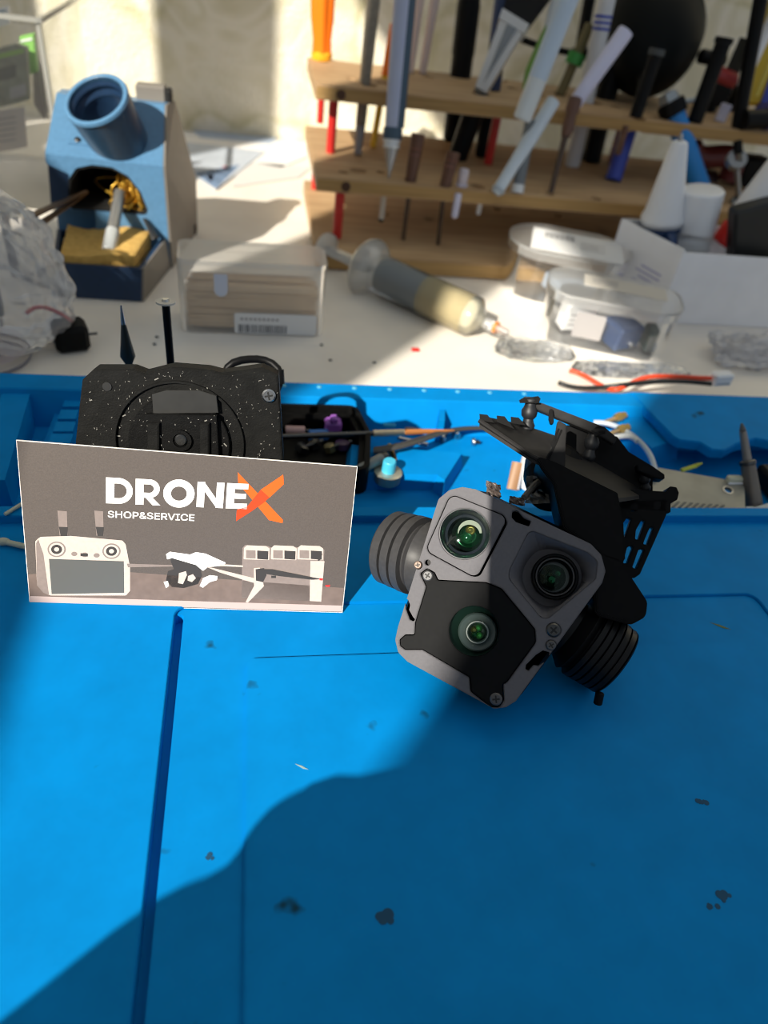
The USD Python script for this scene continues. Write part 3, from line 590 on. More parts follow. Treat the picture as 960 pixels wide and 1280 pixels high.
hs = cut(hs, fcut(arch, .045)); hs = cut(hs, fcut(FR.poly([(40, 196), (86, 218), (86, 262), (120, 262), (120, 300), (40, 300)]), .014))
obj('housing', hs, m_bl, st, smooth=20)
obj('cavity_shade', extrude(arch.buffer(-.0002).difference(arch.buffer(-.0012)), FR.w, -.0445, -.0008), m_hole, st); obj('cavity_shade', extrude(arch.buffer(-.0003), FR.w, -.0447, -.0437), m_hole, st)  # black sheets inside the arch paint in the shade of the opening
obj('side_panel', hull([(p[0] + dx, p[1], p[2]) for p in (A[1], A[3], A[5], A[7], A[9], A[11]) for dx in (.0002, .0012)]), m_grey, st, label='grey side panel')
obj('side_panel', hull([(x + dx, y, z) for x, y, z in ((-.0585, .3774, zt_), (-.0572, .3808, .0070), (-.0490, .430, .0070), (-.0485, .4249, zt_)) for dx in (.0001, .0011)]), m_grey, st, label='grey side panel')
S0, S1, S2 = np.array(A[2]), np.array(A[3]), np.array(A[5]); SN = unit(np.cross(S1 - S0, S2 - S0)); SP = Plane((S0 + S2) / 2, SN, S1 - S0)
obj('shaded_bevel', extrude(FR.poly([(57, 198), (84, 217), (84, 262), (62, 262)]), FR.w, -.0138, -.0040), m_bld, st)  # bevel in the notch, its shadow painted as navy
obj('access_plate', extrude(SP.poly([(85, 158), (172, 172), (170, 190), (86, 180)]), SP.w, 0, .0006, .0002), m_bl, st)
cs = SP.hit(97, 175, .0006); obj('screw', lathe(cs, SN, [(0, .0016), (.0006, .0015), (.0008, .001)], 16), m_dsteel, st)
hb = SP.hit(151, 178, -.004); hr = Y(120, 125, .4265); ha = unit(hr - hb); hl = np.linalg.norm(hr - hb)
fun = obj('iron_holder', lathe(hb, ha, [(0, .0150), (hl * .5, .0158), (hl * .9, .0165), (hl, .0166), (hl + .0008, .0162), (hl + .0006, .0142), (hl * .9, .0135), (hl * .8, .0140), (hl * .72, .0128), (hl * .62, .0132), (hl * .3, .0118), (hl * .02, .0110)], 48, False), m_bld and M('stand_blue_deep', (.022, .060, .115), .36, var=.08, scale=500), st, smooth=30, label='dark blue funnel-shaped iron holder')
obj('holder_rim', lathe(hb + ha * (hl - .0012), ha, [(0, .0168), (.0006, .0171), (.0020, .0167), (.0022, .0150), (.0014, .0141)], 48, False), m_bl, st, smooth=30)
obj('holder_inner_shade', lathe(hb, ha, [(hl * .2, .0114), (hl * .60, .0126), (hl * .71, .0122), (hl * .80, .0134), (hl * .89, .0129), (hl * .96, .0138)], 48, False), m_bld, st, smooth=30)  # darker inner skin paints in the shade inside the funnel
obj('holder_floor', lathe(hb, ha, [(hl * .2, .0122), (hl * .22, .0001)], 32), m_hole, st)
obj('back_clip', cbox(Y(170, 124, .463) + [0, 0, -.001], Y(207, 121, .463) + [0, .010, .0045], .0008), m_grey, st); obj('back_clip', cbox(Y(207, 127, .463) + [0, 0, -.002], Y(214, 124, .463) + [0, .010, .0040], .0008), m_hole, st)
obj('foot', lathe((-.0400, .484, ZT), (0, 0, 1), [(0, .004), (.006, .004)], 16), m_hole, st)
# sponge, brass wool and the two tools in the stand
sp_ = trimesh.creation.box((.0355, .041, .0105)); sp_ = sp_.subdivide().subdivide().subdivide().subdivide()
v = np.array(sp_.vertices); v[:, 0] *= 1 + (v[:, 1] + .02) / .04 * .22; v += (meshkit.fbm(v * 260 + 9, 3)[:, None] - .5) * .0016 * np.sign(v) ; v[:, 2] += .0012 * np.sin(v[:, 0] * 160) * (v[:, 2] > 0)
sp_ = T(v + [-.0790, .4040, .0060], sp_.faces)
obj('sponge', sp_, M('sponge_yellow', (.78, .50, .14), .9, col2=(.60, .34, .08), scale=350, bump=.0006, bscale=1400), None, True, label='damp yellow cleaning sponge in the tray of the blue soldering stand', category='sponge')
bw = [tube(spline(np.array([-.0655, .437, .026]) + np.random.default_rng(40 + k).normal(0, 1, (5, 3)) * [.006, .004, .0065], 16), .0007, 5, flat=.5) for k in range(26)]
obj('brass_wool', bw, M('brass_curl', (.80, .48, .07), .3, .7), None, True, label='golden brass wool stuffed inside the opening of the soldering stand', category='brass wool')
ta, tb_ = Y(108, 240, .432), Y(40, 278, .385)
tw = thing('tweezers', 'brown-tipped tweezers sticking out of the left side of the soldering stand', 'tweezers', (ta + tb_) / 2)
for k in (-1, 1): obj('arm', tube([ta + [0, 0, .0003 * k], ta * .5 + tb_ * .5 + [0, 0, .0018 * k], tb_ + [0, 0, .0030 * k]], [.0014, .0020, .0026], 10, flat=.45), M('tool_bronze', (.14, .085, .05), .4, .5), tw, True)
obj('joint', ball(tb_, .0034, 2, (1.4, 1, 1)), m_dsteel, tw, True)
ra, rb = Y(150, 240, .428), Y(136, 315, .392)
tt = thing('metal_tip_tube', 'short grey metal tube leaning from the stand opening onto the yellow sponge', 'tool', rb)
obj('sleeve', rod(ra, ra * .35 + rb * .65, .0030), M('tube_grey', (.34, .33, .31), .35, .7), tt, True); obj('end_sleeve', rod(ra * .35 + rb * .65, rb, .0036), M('tube_pale', (.62, .64, .64), .35, .5), tt, True)
ra, rb = Y(170, 248, .436), Y(196, 292, .424)
obj('file_blade', tube([ra, rb - [0, 0.008, 0]], [.0016, .0022], 10, flat=.5), m_dsteel, None, True, label='thin dark steel blade slanting down beside the brass wool', category='blade')

# ================================================================== clear containers
m_clear = clear('clear_plastic', body=(.90, .92, .97), cloud=.07); m_frost = clear('frosted_plastic', body=(.93, .92, .90), cloud=.30, rough=.3); m_lblw = M('label_white', (.80, .79, .78), .6); m_lblk = M('label_print', (.10, .10, .11), .6); m_lblg = M('label_grey', (.38, .36, .36), .6)
def rr(cx, cy, w, h, r): return sbox(cx - w / 2 + r, cy - h / 2 + r, cx + w / 2 - r, cy + h / 2 - r).buffer(r, 8)
class Loc:                                            # a flat frame turned about z
    def __init__(s, at, ang, tilt=0.0, tdir=0.0):
        c, n = math.cos(ang), math.sin(ang); s.at = np.asarray(at, float); s.ex, s.ey, s.n = np.array([c, n, 0]), np.array([-n, c, 0]), np.array([0, 0, 1.0])
        if tilt:
            k = np.array([math.cos(tdir), math.sin(tdir), 0]); R = trimesh.transformations.rotation_matrix(tilt, k)[:3, :3]; s.ex, s.ey, s.n = R @ s.ex, R @ s.ey, R @ s.n
    def w(s, u, v, off=0.0): return s.at + s.ex * u + s.ey * v + s.n * off
    @property
    def R(s): return np.array([s.ex, s.ey, s.n])
def wallbox(L, shape, h, t=.0009, m=None, parent=None, top=False, name='wall'):
    o = obj(name, sheet(shape, L.w, 0, h), m, parent, 50)
    obj('base', panel(shape, L.w, .0002), m, parent); return o
def side_label(L, u0, u1, v, z0, z1, parent, bars=True, m=None, side=-1):
    """A sticker on the wall of a box: in the plane ey = v, facing -ey."""
    f = lambda a, b, o: L.at + L.ex * a + L.n * b + L.ey * (v + side * o)
    lb = obj('label', extrude(rr((u0 + u1) / 2, (z0 + z1) / 2, u1 - u0, z1 - z0, .0012), f, .0001, .0003), m or m_lblw, parent, label='white sticker')
    if bars:
        g = np.random.default_rng(int(abs(u0) * 1e6) + 3); x = u0 + .002; bl_ = []
        while x < u0 + (u1 - u0) * .62:
            w_ = g.choice([.0002, .0004, .0007]); bl_.append(sbox(x, z0 + .0006, x + w_, z0 + (z1 - z0) * .45)); x += w_ + g.choice([.0003, .0005])
        obj('barcode', extrude(unary_union(bl_), f, .0003, .00035), m_lblk, lb)
        obj('print_line', extrude(unary_union([sbox(u0 + .003 + k * .0022, z0 + (z1 - z0) * .66, u0 + .003 + k * .0022 + .0014, z0 + (z1 - z0) * .78) for k in range(9)]), f, .0003, .00035), m_lblg, lb)
    return lb
# toothpick box
TL = Loc((-.0002, .3585, ZT + .0003), .03)
tbx = thing('toothpick_box', 'clear plastic toothpick box with a white barcode sticker on its front', 'box', (0, .366, ZT))
ts = rr(0, 0, .0715, .026, .005); wallbox(TL, ts, .0372, .0012, m_frost, tbx)
obj('lid', [panel(ts, TL.w, .0375), sheet(ts.buffer(.0006), TL.w, .0350, .0375)], m_frost, tbx)
obj('rim', sheet(ts.buffer(.0005), TL.w, .0315, .0322), m_frost, tbx)
side_label(TL, -.0095, .0320, -.0130, .0004, .0115, tbx)
sl = obj('price_sticker', extrude(Point(0, 0).buffer(.0032, 12).union(sbox(-.0032, -.004, .0032, .004)).union(Point(0, -.004).buffer(.0032, 12)), lambda a, b, o: TL.at + TL.ex * (a - .0157) + TL.n * (b + .0270) - TL.ey * (.0131 + o), 0, .0003), M('sticker_pale_blue', (.66, .70, .82), .5), tbx)
rng = np.random.default_rng(11); pick_label = 'thin pale wooden toothpick lying in the heap inside the clear toothpick box'; pick = thing('toothpick', pick_label, 'toothpick', TL.w(0, -.010, .004), 'toothpicks in the clear box')
obj('shaft', lathe(TL.w(-.0325, -.010, .004), TL.ex, [(0, .0002), (.006, .00095), (.059, .00095), (.065, .0002)], 8), M('toothpick_wood', (.74, .54, .34), .6, var=.12, scale=60), pick, True)
for k in range(110):
    n_ = Node(numbered('/World', 'toothpick'), 0); x = UsdGeom.Xform.Define(stage, n_.path); c = TL.w(rng.uniform(-.0012, .0012), -.0102 + .0204 * ((k * 4) % 9) / 8.4 + rng.uniform(-.0006, .0006), .0024 + .00172 * (k // 9) + rng.uniform(0, .0009))
    x.AddTranslateOp().Set(Gf.Vec3d(*map(float, c))); x.AddRotateZOp().Set(float(rng.uniform(-1.2, 1.2)))
    x.GetPrim().GetReferences().AddInternalReference(pick.path); x.GetPrim().SetInstanceable(True)
    tag(n_, label=pick_label, category='toothpick', group='toothpicks in the clear box')
# syringe of flux paste
sa, sb = Z(440, 326, ZT + .0125), Z(600, 400, ZT + .0105); sd = unit(sb - sa); SL = np.linalg.norm(sb - sa)
sy = thing('syringe', 'clear syringe of grey flux paste lying on the table with its tip to the right', 'syringe', sa)
obj('barrel', lathe(sa, sd, [(.016, .0110), (SL - .004, .0110), (SL, .006), (SL + .001, .0032), (SL + .0075, .0024)], 32, False), clear('syringe_clear', body=(.66, .70, .72), cloud=.22), sy, True)
obj('paste', lathe(sa, sd, [(.024, .0096), (SL * .62, .0096), (SL * .63, .0001)], 28), M('paste_grey', (.25, .28, .30), .35), sy, True)
obj('paste_cream', lathe(sa, sd, [(SL * .62, .0097), (SL - .005, .0097), (SL - .001, .005)], 28), M('paste_cream', (.70, .62, .42), .45, var=.15, scale=120), sy, True)
fx, fy, _ = frame(sd)
obj('finger_flange', lathe(sa, sd, [(.010, .0105), (.011, .0165), (.014, .0175), (.0165, .016), (.020, .0122)], 28), m_frost, sy, True)
obj('plunger_rod', [tube([sa - sd * .022, sa + sd * .016], .0070, 4, flat=.15), tube([sa - sd * .022, sa + sd * .016], .0012, 8), lathe(sa - sd * .022, sd, [(0, .0095), (.002, .0095)], 24)], m_frost, sy)
obj('label', lathe(sa, sd, [(SL * .60, .0111), (SL * .93, .0111)], 32, False), clear('label_yellowed', tint=(.95, .90, .75), body=(.75, .66, .45), cloud=.55), sy, True)
obj('needle_hub', lathe(sa, sd, [(SL + .004, .0034), (SL + .010, .0030), (SL + .0105, .0020), (SL + .018, .0016)], 18), m_frost, sy, True); obj('seal', lathe(sa, sd, [(SL + .0098, .0032), (SL + .0112, .0031)], 18), M('seal_orange', (.8, .25, .04), .4), sy)
# rear container with lid, front container with a blue part
def container(name, label, L, shape, h, lid_t, cat='container'):
    c = thing(name, label, cat, L.at)
    obj('body', [sheet(shape, L.w, 0, h), panel(shape, L.w, .0002)], m_clear, c, 50)
    obj('lid', [panel(shape.buffer(.0010), L.w, h + lid_t - .0002), sheet(shape.buffer(.0010), L.w, h - .004, h + lid_t - .0002)], m_frost, c, 50)
    obj('lid_rim', [extrude(shape.buffer(.0014).difference(shape.buffer(.0007)), L.w, h + lid_t - .001, h + lid_t + .0002)], m_frost, c)
    return c
LA = Loc((.1935, .4270, ZT + .0004), -.35); ca = container('clear_tub', 'rear clear plastic tub with a white barcode label on its lid', LA, rr(0, 0, .074, .052, .024), .0285, .0016)
f = lambda u, v, o: LA.w(u, v, .0302 + o)
la = obj('lid_label', extrude(rr(.004, -.003, .056, .040, .001), f, 0, .0003), m_lblw, ca, label='white label')
obj('barcode', extrude(unary_union([sbox(-.016 + k * .0011, .001, -.016 + k * .0011 + (.0004 if k % 3 else .0007), .011) for k in range(17)]), f, .0003, .00036), m_lblk, la)
obj('print_line', extrude(unary_union([sbox(.006, -.010 + k * .003, .021 - (k % 2) * .004, -.009 + k * .003) for k in range(5)]), f, .0003, .00036), m_lblg, la)
LB = Loc((.1975, .3625, ZT + .0004), -.36); cb_ = container('clear_tub', 'front clear plastic tub holding a navy blue block and circuit parts', LB, rr(0, 0, .072, .042, .015), .0265, .0016)
f2 = lambda u, v, o: LB.w(u, v, .0282 + o)
lb2 = obj('lid_label', extrude(rr(.006, .006, .046, .017, .001), f2, 0, .0003), M('label_cream', (.60, .56, .50), .6), cb_, label='pale label')
obj('barcode', extrude(unary_union([sbox(-.012 + k * .0012, .003, -.012 + k * .0012 + .0005, .011) for k in range(12)]), f2, .0003, .00036), m_lblg, lb2)
side_label(LB, -.018, -.002, -.0210, .006, .020, cb_, False, m_lblg)
def inbox(name, L, u, v, z, s, ang, m, label, cat, part=None):
    L2 = Loc(L.w(u, v, z), ang, .12, ang); o = thing(name, label, cat, L2.at)
    obj('block', cbox((-s[0] / 2, -s[1] / 2, 0), (s[0] / 2, s[1] / 2, s[2]), .0012, L2.R, L2.at), m, o)
    if part: part(L2, o, s)
    return o
inbox('blue_block', LB, .009, -.008, .0014, (.018, .016, .014), .35, M('navy_plastic', (.012, .04, .12), .4), 'navy blue block with a small bolt inside the front clear tub', 'component', lambda L2, o, s: obj('bolt', lathe(L2.w(.002, -s[1] / 2, .004), -L2.ey, [(0, .0018), (.0015, .0018), (.002, .001)], 14), m_steel, o))
inbox('circuit_chip', LB, .026, -.006, .0014, (.007, .012, .013), -.1, M('chip_green_grey', (.05, .075, .07), .5), 'dark green circuit piece at the right end inside the front clear tub', 'component', lambda L2, o, s: obj('contact_row', [cbox((-.0028 + k * .0018, -s[1] / 2 - .0004, .001), (-.0020 + k * .0018, -s[1] / 2, .011), .0001, L2.R, L2.at) for k in range(4)], m_steel, o))
inbox('paper_slip', LB, -.016, .002, .0014, (.020, .010, .017), .1, m_lblw, 'folded white paper slip standing inside the front clear tub', 'paper', lambda L2, o, s: obj('print_line', [cbox((-.007, -s[1] / 2 - .0002, .004 + k * .003), (.006, -s[1] / 2, .0052 + k * .003), .00005, L2.R, L2.at) for k in range(3)], m_lblg, o))
inbox('foil_packet', LA, .006, -.004, .0014, (.030, .020, .010), .3, M('packet_blue_grey', (.36, .42, .50), .4), 'pale blue-grey packet inside the rear clear tub', 'packet', lambda L2, o, s: obj('seam', cbox((-s[0] / 2, -.0006, s[2]), (s[0] / 2, .0006, s[2] + .0006), .0002, L2.R, L2.at), m_lblg, o))

# ================================================================== white carton and what stands in it
m_carton = M('carton_white', (.91, .91, .94), .6, var=.03, scale=60, bump=.00006, bscale=500)
WA = np.array([.2440, .3850]); wq = Polygon([WA, WA + [.115, .002], WA + [.110, .051], WA + [-.018, .050]])
WB = thing('white_carton', 'open white cardboard box full of bottles at the right edge', 'box', (*WA, ZT)); wt = .0012; hz = ZT + .0436
pts4 = list(wq.exterior.coords)[:4]
for (a_, b_), nm in zip(zip(pts4, pts4[1:] + pts4[:1]), ('front_panel', 'side_panel', 'back_panel', 'side_panel')):
    a_, b_ = np.array(a_), np.array(b_); t_ = unit(b_ - a_); nrm = np.array([-t_[1], t_[0]]) * wt
    hh = hz + (.0015 if nm != 'front_panel' else 0)
    obj(nm, hull([(*(p + k * nrm), z) for p in (a_, b_) for k in (0, 1) for z in (ZT + .0003, hh)]), m_carton, WB)
obj('bottom_panel', extrude(wq.buffer(-.0013), Flat.w, ZT + .0003, ZT + .0015), m_carton, WB)
f = lambda u, v, o: np.array([*(WA + (np.array(pts4[3]) - WA) * (.15 + u)), ZT + .016 + v]) + np.array([-1, -.2, 0]) * o
obj('printed_line', extrude(unary_union([sbox(.02, k * .0032, .40 - .06 * (k % 2), k * .0032 + .0011) for k in range(4)]), f, .0001, .0003), M('print_lilac', (.48, .47, .66), .6), WB)
def standing(px0, px1, y, top_z=None):
    a, b = Y(*px0, y), Y(*px1, y); return a, b
m_wp = M('white_plastic', (.82, .83, .86), .35); m_navy = M('navy_plastic', (.012, .04, .12), .4); m_redp = M('red_plastic', (.72, .02, .015), .35)
# nozzle bottle
b0, b1_ = Y(822, 300, .422), Y(850, 176, .422); ax = unit(b1_ - b0); L = np.linalg.norm(b1_ - b0)
nb = thing('nozzle_bottle', 'white bottle with a tall tapering nozzle standing in the white carton', 'bottle', b0)
b00 = b0 - ax * .020
obj('bottle_body', lathe(b00, ax, [(0, .0105), (.001, .0115), (.020, .0115), (.023, .0095)], 28), M('bottle_clear_white', (.70, .71, .72), .3), nb, True)
obj('neck_ring', lathe(b0 + ax * .003, ax, [(0, .0122), (.006, .0122), (.007, .0108)], 28), m_navy, nb, True)
obj('nozzle', lathe(b0 + ax * .010, ax, [(0, .0125), (.004, .0128), (.008, .0112), (L - .014, .0052), (L - .011, .0046), (L - .010, .003)], 32), m_wp, nb, True)
obj('nozzle_tip', lathe(b0 + ax * (L - .0005), ax, [(0, .0014), (.004, .0010)], 12), m_steel, nb, True)
# white capped bottle
b0, b1_ = Y(864, 296, .420), Y(879, 236, .420); ax = unit(b1_ - b0); L = np.linalg.norm(b1_ - b0)
wc = thing('capped_bottle', 'bottle with a ribbed white cylinder cap standing in the white carton', 'bottle', b0); b00 = b0 - ax * .016
obj('bottle_body', lathe(b00, ax, [(0, .0125), (.016, .0125), (.018, .0110)], 28), M('bottle_clear_white', (.70, .71, .72), .3), wc, True)
rib_ = [(0, .0128)] + [(.002 + k * (L - .004) / 14, .0128 - (.0003 if k % 2 else 0)) for k in range(15)] + [(L - .001, .0124), (L, .0112)]
obj('cap', lathe(b0, ax, rib_, 36), m_wp, wc, smooth=40)
# glue tube and black holder on the right
b0, b1_ = Y(905, 308, .415), Y(975, 222, .415); ax = unit(b1_ - b0); L = np.linalg.norm(b1_ - b0)
gt = thing('glue_tube', 'white glue tube with a red cap leaning in the carton', 'glue tube', b0)
obj('cap', lathe(b0, ax, [(0, .0085), (.001, .0092), (.012, .0100), (.013, .0085)], 24), m_redp, gt, True); obj('tube_body', lathe(b0 + ax * .013, ax, [(0, .0085), (.004, .0115), (L, .0125)], 28), m_wp, gt, True)
b0 = Y(952, 318, .402); bx = Loc(b0 - np.array([.003, 0, .016]), -.1, -.38, math.pi / 2)
bc = thing('black_case', 'black plastic case with a folded edge at the right end of the carton', 'case', b0)
obj('shell', cbox((-.0115, -.006, 0), (.020, .006, .048), .0016, bx.R, bx.at), M('case_black', (.008, .009, .009), .4), bc); obj('clip', cbox((-.010, -.0076, .004), (.016, -.006, .007), .0006, bx.R, bx.at), m_blk2, bc)
cp0, cp1 = Y(838, 300, .408), Y(892, 306, .408)
ct = thing('clear_tube', 'short clear plastic tube lying across the front of the carton', 'tube', cp0)
obj('tube_wall', lathe(cp0 - [0, 0, .004], cp1 - cp0, [(0, .0080), (np.linalg.norm(cp1 - cp0), .0080)], 24, False), m_clear, ct, True); obj('end_cap', lathe(cp0 - [0, 0, .004], cp0 - cp1, [(-.001, .0082), (.003, .0082), (.004, .007)], 24), m_navy, ct, True)

# ================================================================== left: storage bin with packets, bag, plug
BX = (-.265, -.1185, .508, .625, ZT + .0003, .0935)
bn = thing('storage_bin', 'clear plastic storage bin with packets behind the bag at the left', 'storage bin', (-.19, .56, ZT)); tk = .0012
m_bin = clear('bin_plastic', body=(.85, .83, .8), cloud=.05, rough=.15)
bq = sbox(BX[0], BX[2], BX[1], BX[3])
for nm, i in (('front_wall', 0), ('side_wall', 1), ('back_wall', 2), ('side_wall', 3)):
    c_ = [(BX[0], BX[2]), (BX[1], BX[2]), (BX[1], BX[3]), (BX[0], BX[3])]; p_, q_ = c_[i], c_[(i + 1) % 4]
    obj(nm, T([(*p_, BX[4]), (*q_, BX[4]), (*q_, BX[5]), (*p_, BX[5])], [[0, 1, 2], [0, 2, 3]]), m_bin, bn)
obj('base', panel(bq, Flat.w, BX[4]), m_bin, bn)
m_edge = clear('bin_edge', body=(.85, .84, .78), cloud=.6)
obj('rim', extrude(sbox(BX[0] - .002, BX[2] - .002, BX[1] + .002, BX[3] + .002).difference(sbox(BX[0] + tk, BX[2] + tk, BX[1] - tk, BX[3] - tk)), Flat.w, BX[5], BX[5] + .0025, .0005), m_edge, bn)
obj('corner_post', cbox((BX[1] - .002, BX[2] - .0005, BX[4]), (BX[1] + .0006, BX[2] + .0020, BX[5]), .0004), m_edge, bn)
def packet(name, label, cat, quad, y, t, m, extra=None):
    p = Plane((0, y, 0), (0, -1, 0), (1, 0, 0)); o = thing(name, label, cat, Y(*quad[-1], y)); obj('packet', extrude(p.poly(quad), p.w, -t, 0, .0005), m, o)
    for nm, q, mm in extra or []: obj(nm, extrude(p.poly(q), p.w, 0, .0003), mm, o)
    return o
packet('component_packet', 'green and grey component packet inside the clear bin', 'packet', [(-30, 68), (20, 55), (33, 60), (36, 125), (-30, 142)], .524, .006, M('packet_olive', (.25, .26, .20), .5, var=.2, scale=150),
       [('green_strip', [(-30, 74), (30, 60), (30, 66), (-30, 80)], M('packet_green', (.28, .45, .12), .5)), ('printed_block', [(12, 110), (32, 104), (33, 118), (13, 124)], m_lblg), ('printed_block', [(-10, 88), (20, 80), (20, 96), (-10, 104)], M('packet_dark', (.13, .13, .11), .5))])
packet('label_card', 'white printed label card at the bottom front of the clear bin', 'card', [(-30, 143), (30, 134), (34, 184), (-30, 196)], .516, .001, M('label_warm', (.62, .56, .52), .6), [('print_line', [(-20, 151 + k * 7), (20, 145 + k * 7), (20, 147 + k * 7), (-20, 153 + k * 7)], m_lblg) for k in range(5)])
packet('green_packet', 'bright green packet standing behind the olive packet in the bin', 'packet', [(24, 46), (42, 42), (46, 90), (30, 96)], .535, .004, M('packet_bright', (.22, .50, .10), .5), [('seam', [(26, 50), (40, 47), (40, 50), (26, 53)], m_lblw)])
packet('plastic_spool_cover', 'rounded grey plastic cover standing at the right inside the clear bin', 'cover', [(40, 78), (46, 70), (52, 85), (60, 140), (55, 150), (42, 130)], .545, .010, M('cover_grey', (.30, .27, .25), .5), [('edge', [(43, 56), (46, 54), (62, 150), (58, 150)], m_edge)])
packet('white_carton_piece', 'white and blue-grey card standing at the top left inside the bin', 'card', [(-30, 18), (10, 8), (12, 30), (-30, 42)], .56, .004, m_lblw, [('printed_block', [(-10, 16), (6, 12), (6, 22), (-10, 26)], M('print_blue_grey', (.35, .42, .50), .6))])
# crumpled clear bag
def bag(c, sx, sy_, sz, seed, amp=.006, k=5, lift=None):
    m = trimesh.creation.icosphere(k, 1.0); v = np.array(m.vertices); s = np.sign(v) * np.abs(v) ** .8
    d = (meshkit.fbm(v * 1.6 + seed, 3) - .5) * 1.6 + np.abs(meshkit.fbm(v * 3.4 + seed * 2, 3) - .5) * 1.6 - .2
    v2 = s * np.array([sx, sy_, sz]) + v * (d * amp)[:, None]
    if lift is not None: v2 = lift(v2)
    v2 = v2 + c; v2[:, 2] = np.maximum(v2[:, 2], ZT + .0006 + .0006 * (v[:, 2] < 0)); return T(v2, m.faces)
m_bag = clear('bag_film', tint=(.97, .97, .97), body=(.92, .92, .96), cloud=.32, rough=.2, bump=.0022, bscale=55.)
bg = thing('plastic_bag', 'crumpled clear plastic bag standing at the left edge of the bench', 'plastic bag', (-.12, .33, ZT))
obj('film', bag(np.array([-.1225, .3250, .0250]), .046, .026, .0375, 3.1, .009, 5, lambda v: v + np.c_[-(v[:, 2] + .03) * .18, np.zeros(len(v)), (v[:, 2] > 0) * (v[:, 0] * .02)]), m_bag, bg, True)
DL = Loc((-.118, .3085, ZT + .0012), 0); dk = thing('clear_disc_case', 'flat round clear case with a lilac rim under the plastic bag', 'case', DL.at)
obj('case', lathe(DL.at, (0, 0, 1), [(.0060, .0198), (.0064, .0188), (.0064, .0001)], 40, False), clear('lilac_clear', body=(.66, .56, .70), cloud=.30), dk, smooth=40); obj('rim', lathe(DL.at + [0, 0, .0008], (0, 0, 1), [(0, .0199), (.001, .0203), (.002, .0199)], 40, False), M('rim_grey', (.20, .19, .21), .4), dk, True)
gb = thing('grey_component', 'small dark grey component seen through the plastic bag', 'component', (-.116, .325, ZT)); gl = Loc((-.117, .326, .0040), .2); obj('body', cbox((-.006, -.004, 0), (.006, .004, .012), .001, gl.R, gl.at), M('component_grey', (.08, .09, .085), .5), gb); obj('pin', [cbox((-.004 + k * .004, -.0045, -.004), (-.003 + k * .004, -.0040, 0), .0001, gl.R, gl.at) for k in range(3)], m_steel, gb)
pl = thing('black_plug', 'small black plug with a red wire on the table beside the plastic bag', 'plug', Z(95, 440)); pc = Z(94, 441); qL = Loc((pc[0] - .002, pc[1] + .005, ZT + .0003), .35)
obj('body', cbox((-.0075, -.007, 0), (.0075, .007, .0125), .002, qL.R, qL.at), m_blk, pl); obj('red_wire', tube(spline([qL.w(.002, 0, .0124), qL.w(-.003, .003, .0160), qL.w(-.009, .006, .018), qL.w(-.016, .008, .015)]), .0009, 8), m_redp, pl, True); obj('pin', rod(qL.w(.0070, .001, .005), qL.w(.0120, .001, .005), .0006), m_dsteel, pl)
# papers at the back
def paper(name, label, pts, z, m, extra=()):
    q = Polygon([Z(*p, z)[:2] for p in pts]); o = thing(name, label, 'paper', Z(*pts[0], z)); obj('sheet', extrude(q, Flat.w, z, z + .0004), m, o)
    for nm, pp, mm in extra: obj(nm, extrude(Polygon([Z(*p, z + .0004)[:2] for p in pp]), Flat.w, z + .0004, z + .0005), mm, o)
paper('paper_sheet', 'white paper sheet lying at the back against the wall', [(228, 165), (382, 180), (384, 196), (352, 210), (300, 200), (225, 190)], ZT + .0003, M('paper_white', (.78, .76, .74), .7), [('printed_edge', [(240, 162), (348, 172), (338, 180), (250, 172)], M('print_pale_blue', (.40, .47, .58), .7))])
paper('patterned_sheet', 'blue patterned paper corner pointing forward on the table behind the stand', [(232, 178), (330, 190), (270, 237), (244, 222), (225, 210)], ZT + .0010, M('paper_blue_grey', (.48, .52, .58), .7, var=.12, scale=40), [('printed_band', [(242, 216), (300, 206), (270, 236)], M('print_blue', (.14, .21, .33), .7, var=.3, scale=90)), ('printed_mark', [(258, 220), (268, 218), (264, 227)], M('print_pink', (.62, .22, .26), .7)), ('printed_mark', [(278, 208), (284, 207), (281, 213)], M('print_pink', (.62, .22, .26), .7))])
paper('grey_card', 'thin pale grey card lying flat left of the wooden rack', [(300, 202), (388, 210), (374, 222), (290, 234)], ZT + .0003, M('paper_grey', (.66, .64, .62), .7))
obj('red_chip', cbox(Z(515, 440) + [0, 0, .0002], Z(523, 437) + [0, 0, .0012], .0002), m_redp, None, label='tiny red scrap on the white table before the syringe', category='scrap')
for k, (a_, b_) in enumerate([(402, 431), (413, 450), (468, 453), (193, 430), (196, 421)]): obj('crumb', ball(Z(a_, b_, ZT + .0005), .0007, 1, (1.3, 1, .7)), M('crumb_dark', (.03, .035, .045), .7), None, group='dark crumbs on the table', label='tiny dark crumb on the white table', category='crumb')
# loose bags and wires behind the mat
m_bag2 = clear('bag_film_thin', body=(.92, .92, .94), cloud=.06, rough=.08, bump=.0010, bscale=90.)
z1 = thing('plastic_bag', 'small glossy clear plastic bag lying left of the front clear tub', 'plastic bag', Z(660, 440)); obj('film', bag(Z(668, 437, ZT + .003), .022, .011, .0026, 6.2, .0035, 5), m_bag2, z1, True)
z2 = thing('plastic_bag', 'flat clear plastic bag under the wires behind the raised flap', 'plastic bag', Z(800, 462)); obj('film', bag(Z(790, 462, ZT + .002), .034, .008, .0020, 8.4, .003, 5), m_bag2, z2, True)
z3 = thing('plastic_bag', 'white crumpled plastic bag at the right edge before the carton', 'plastic bag', Z(935, 445)); obj('film', bag(Z(948, 440, ZT + .006), .030, .013, .008, 4.7, .010, 5), clear('bag_film_white2', body=(.82, .82, .88), cloud=.5, rough=.2, bump=.002), z3, True)
wl = thing('wire_lead', 'red and black wire pair with a white connector behind the mat', 'wire', Z(800, 478))
def onback(px, py, h=.0015): return Z(px, py, ZT + h)
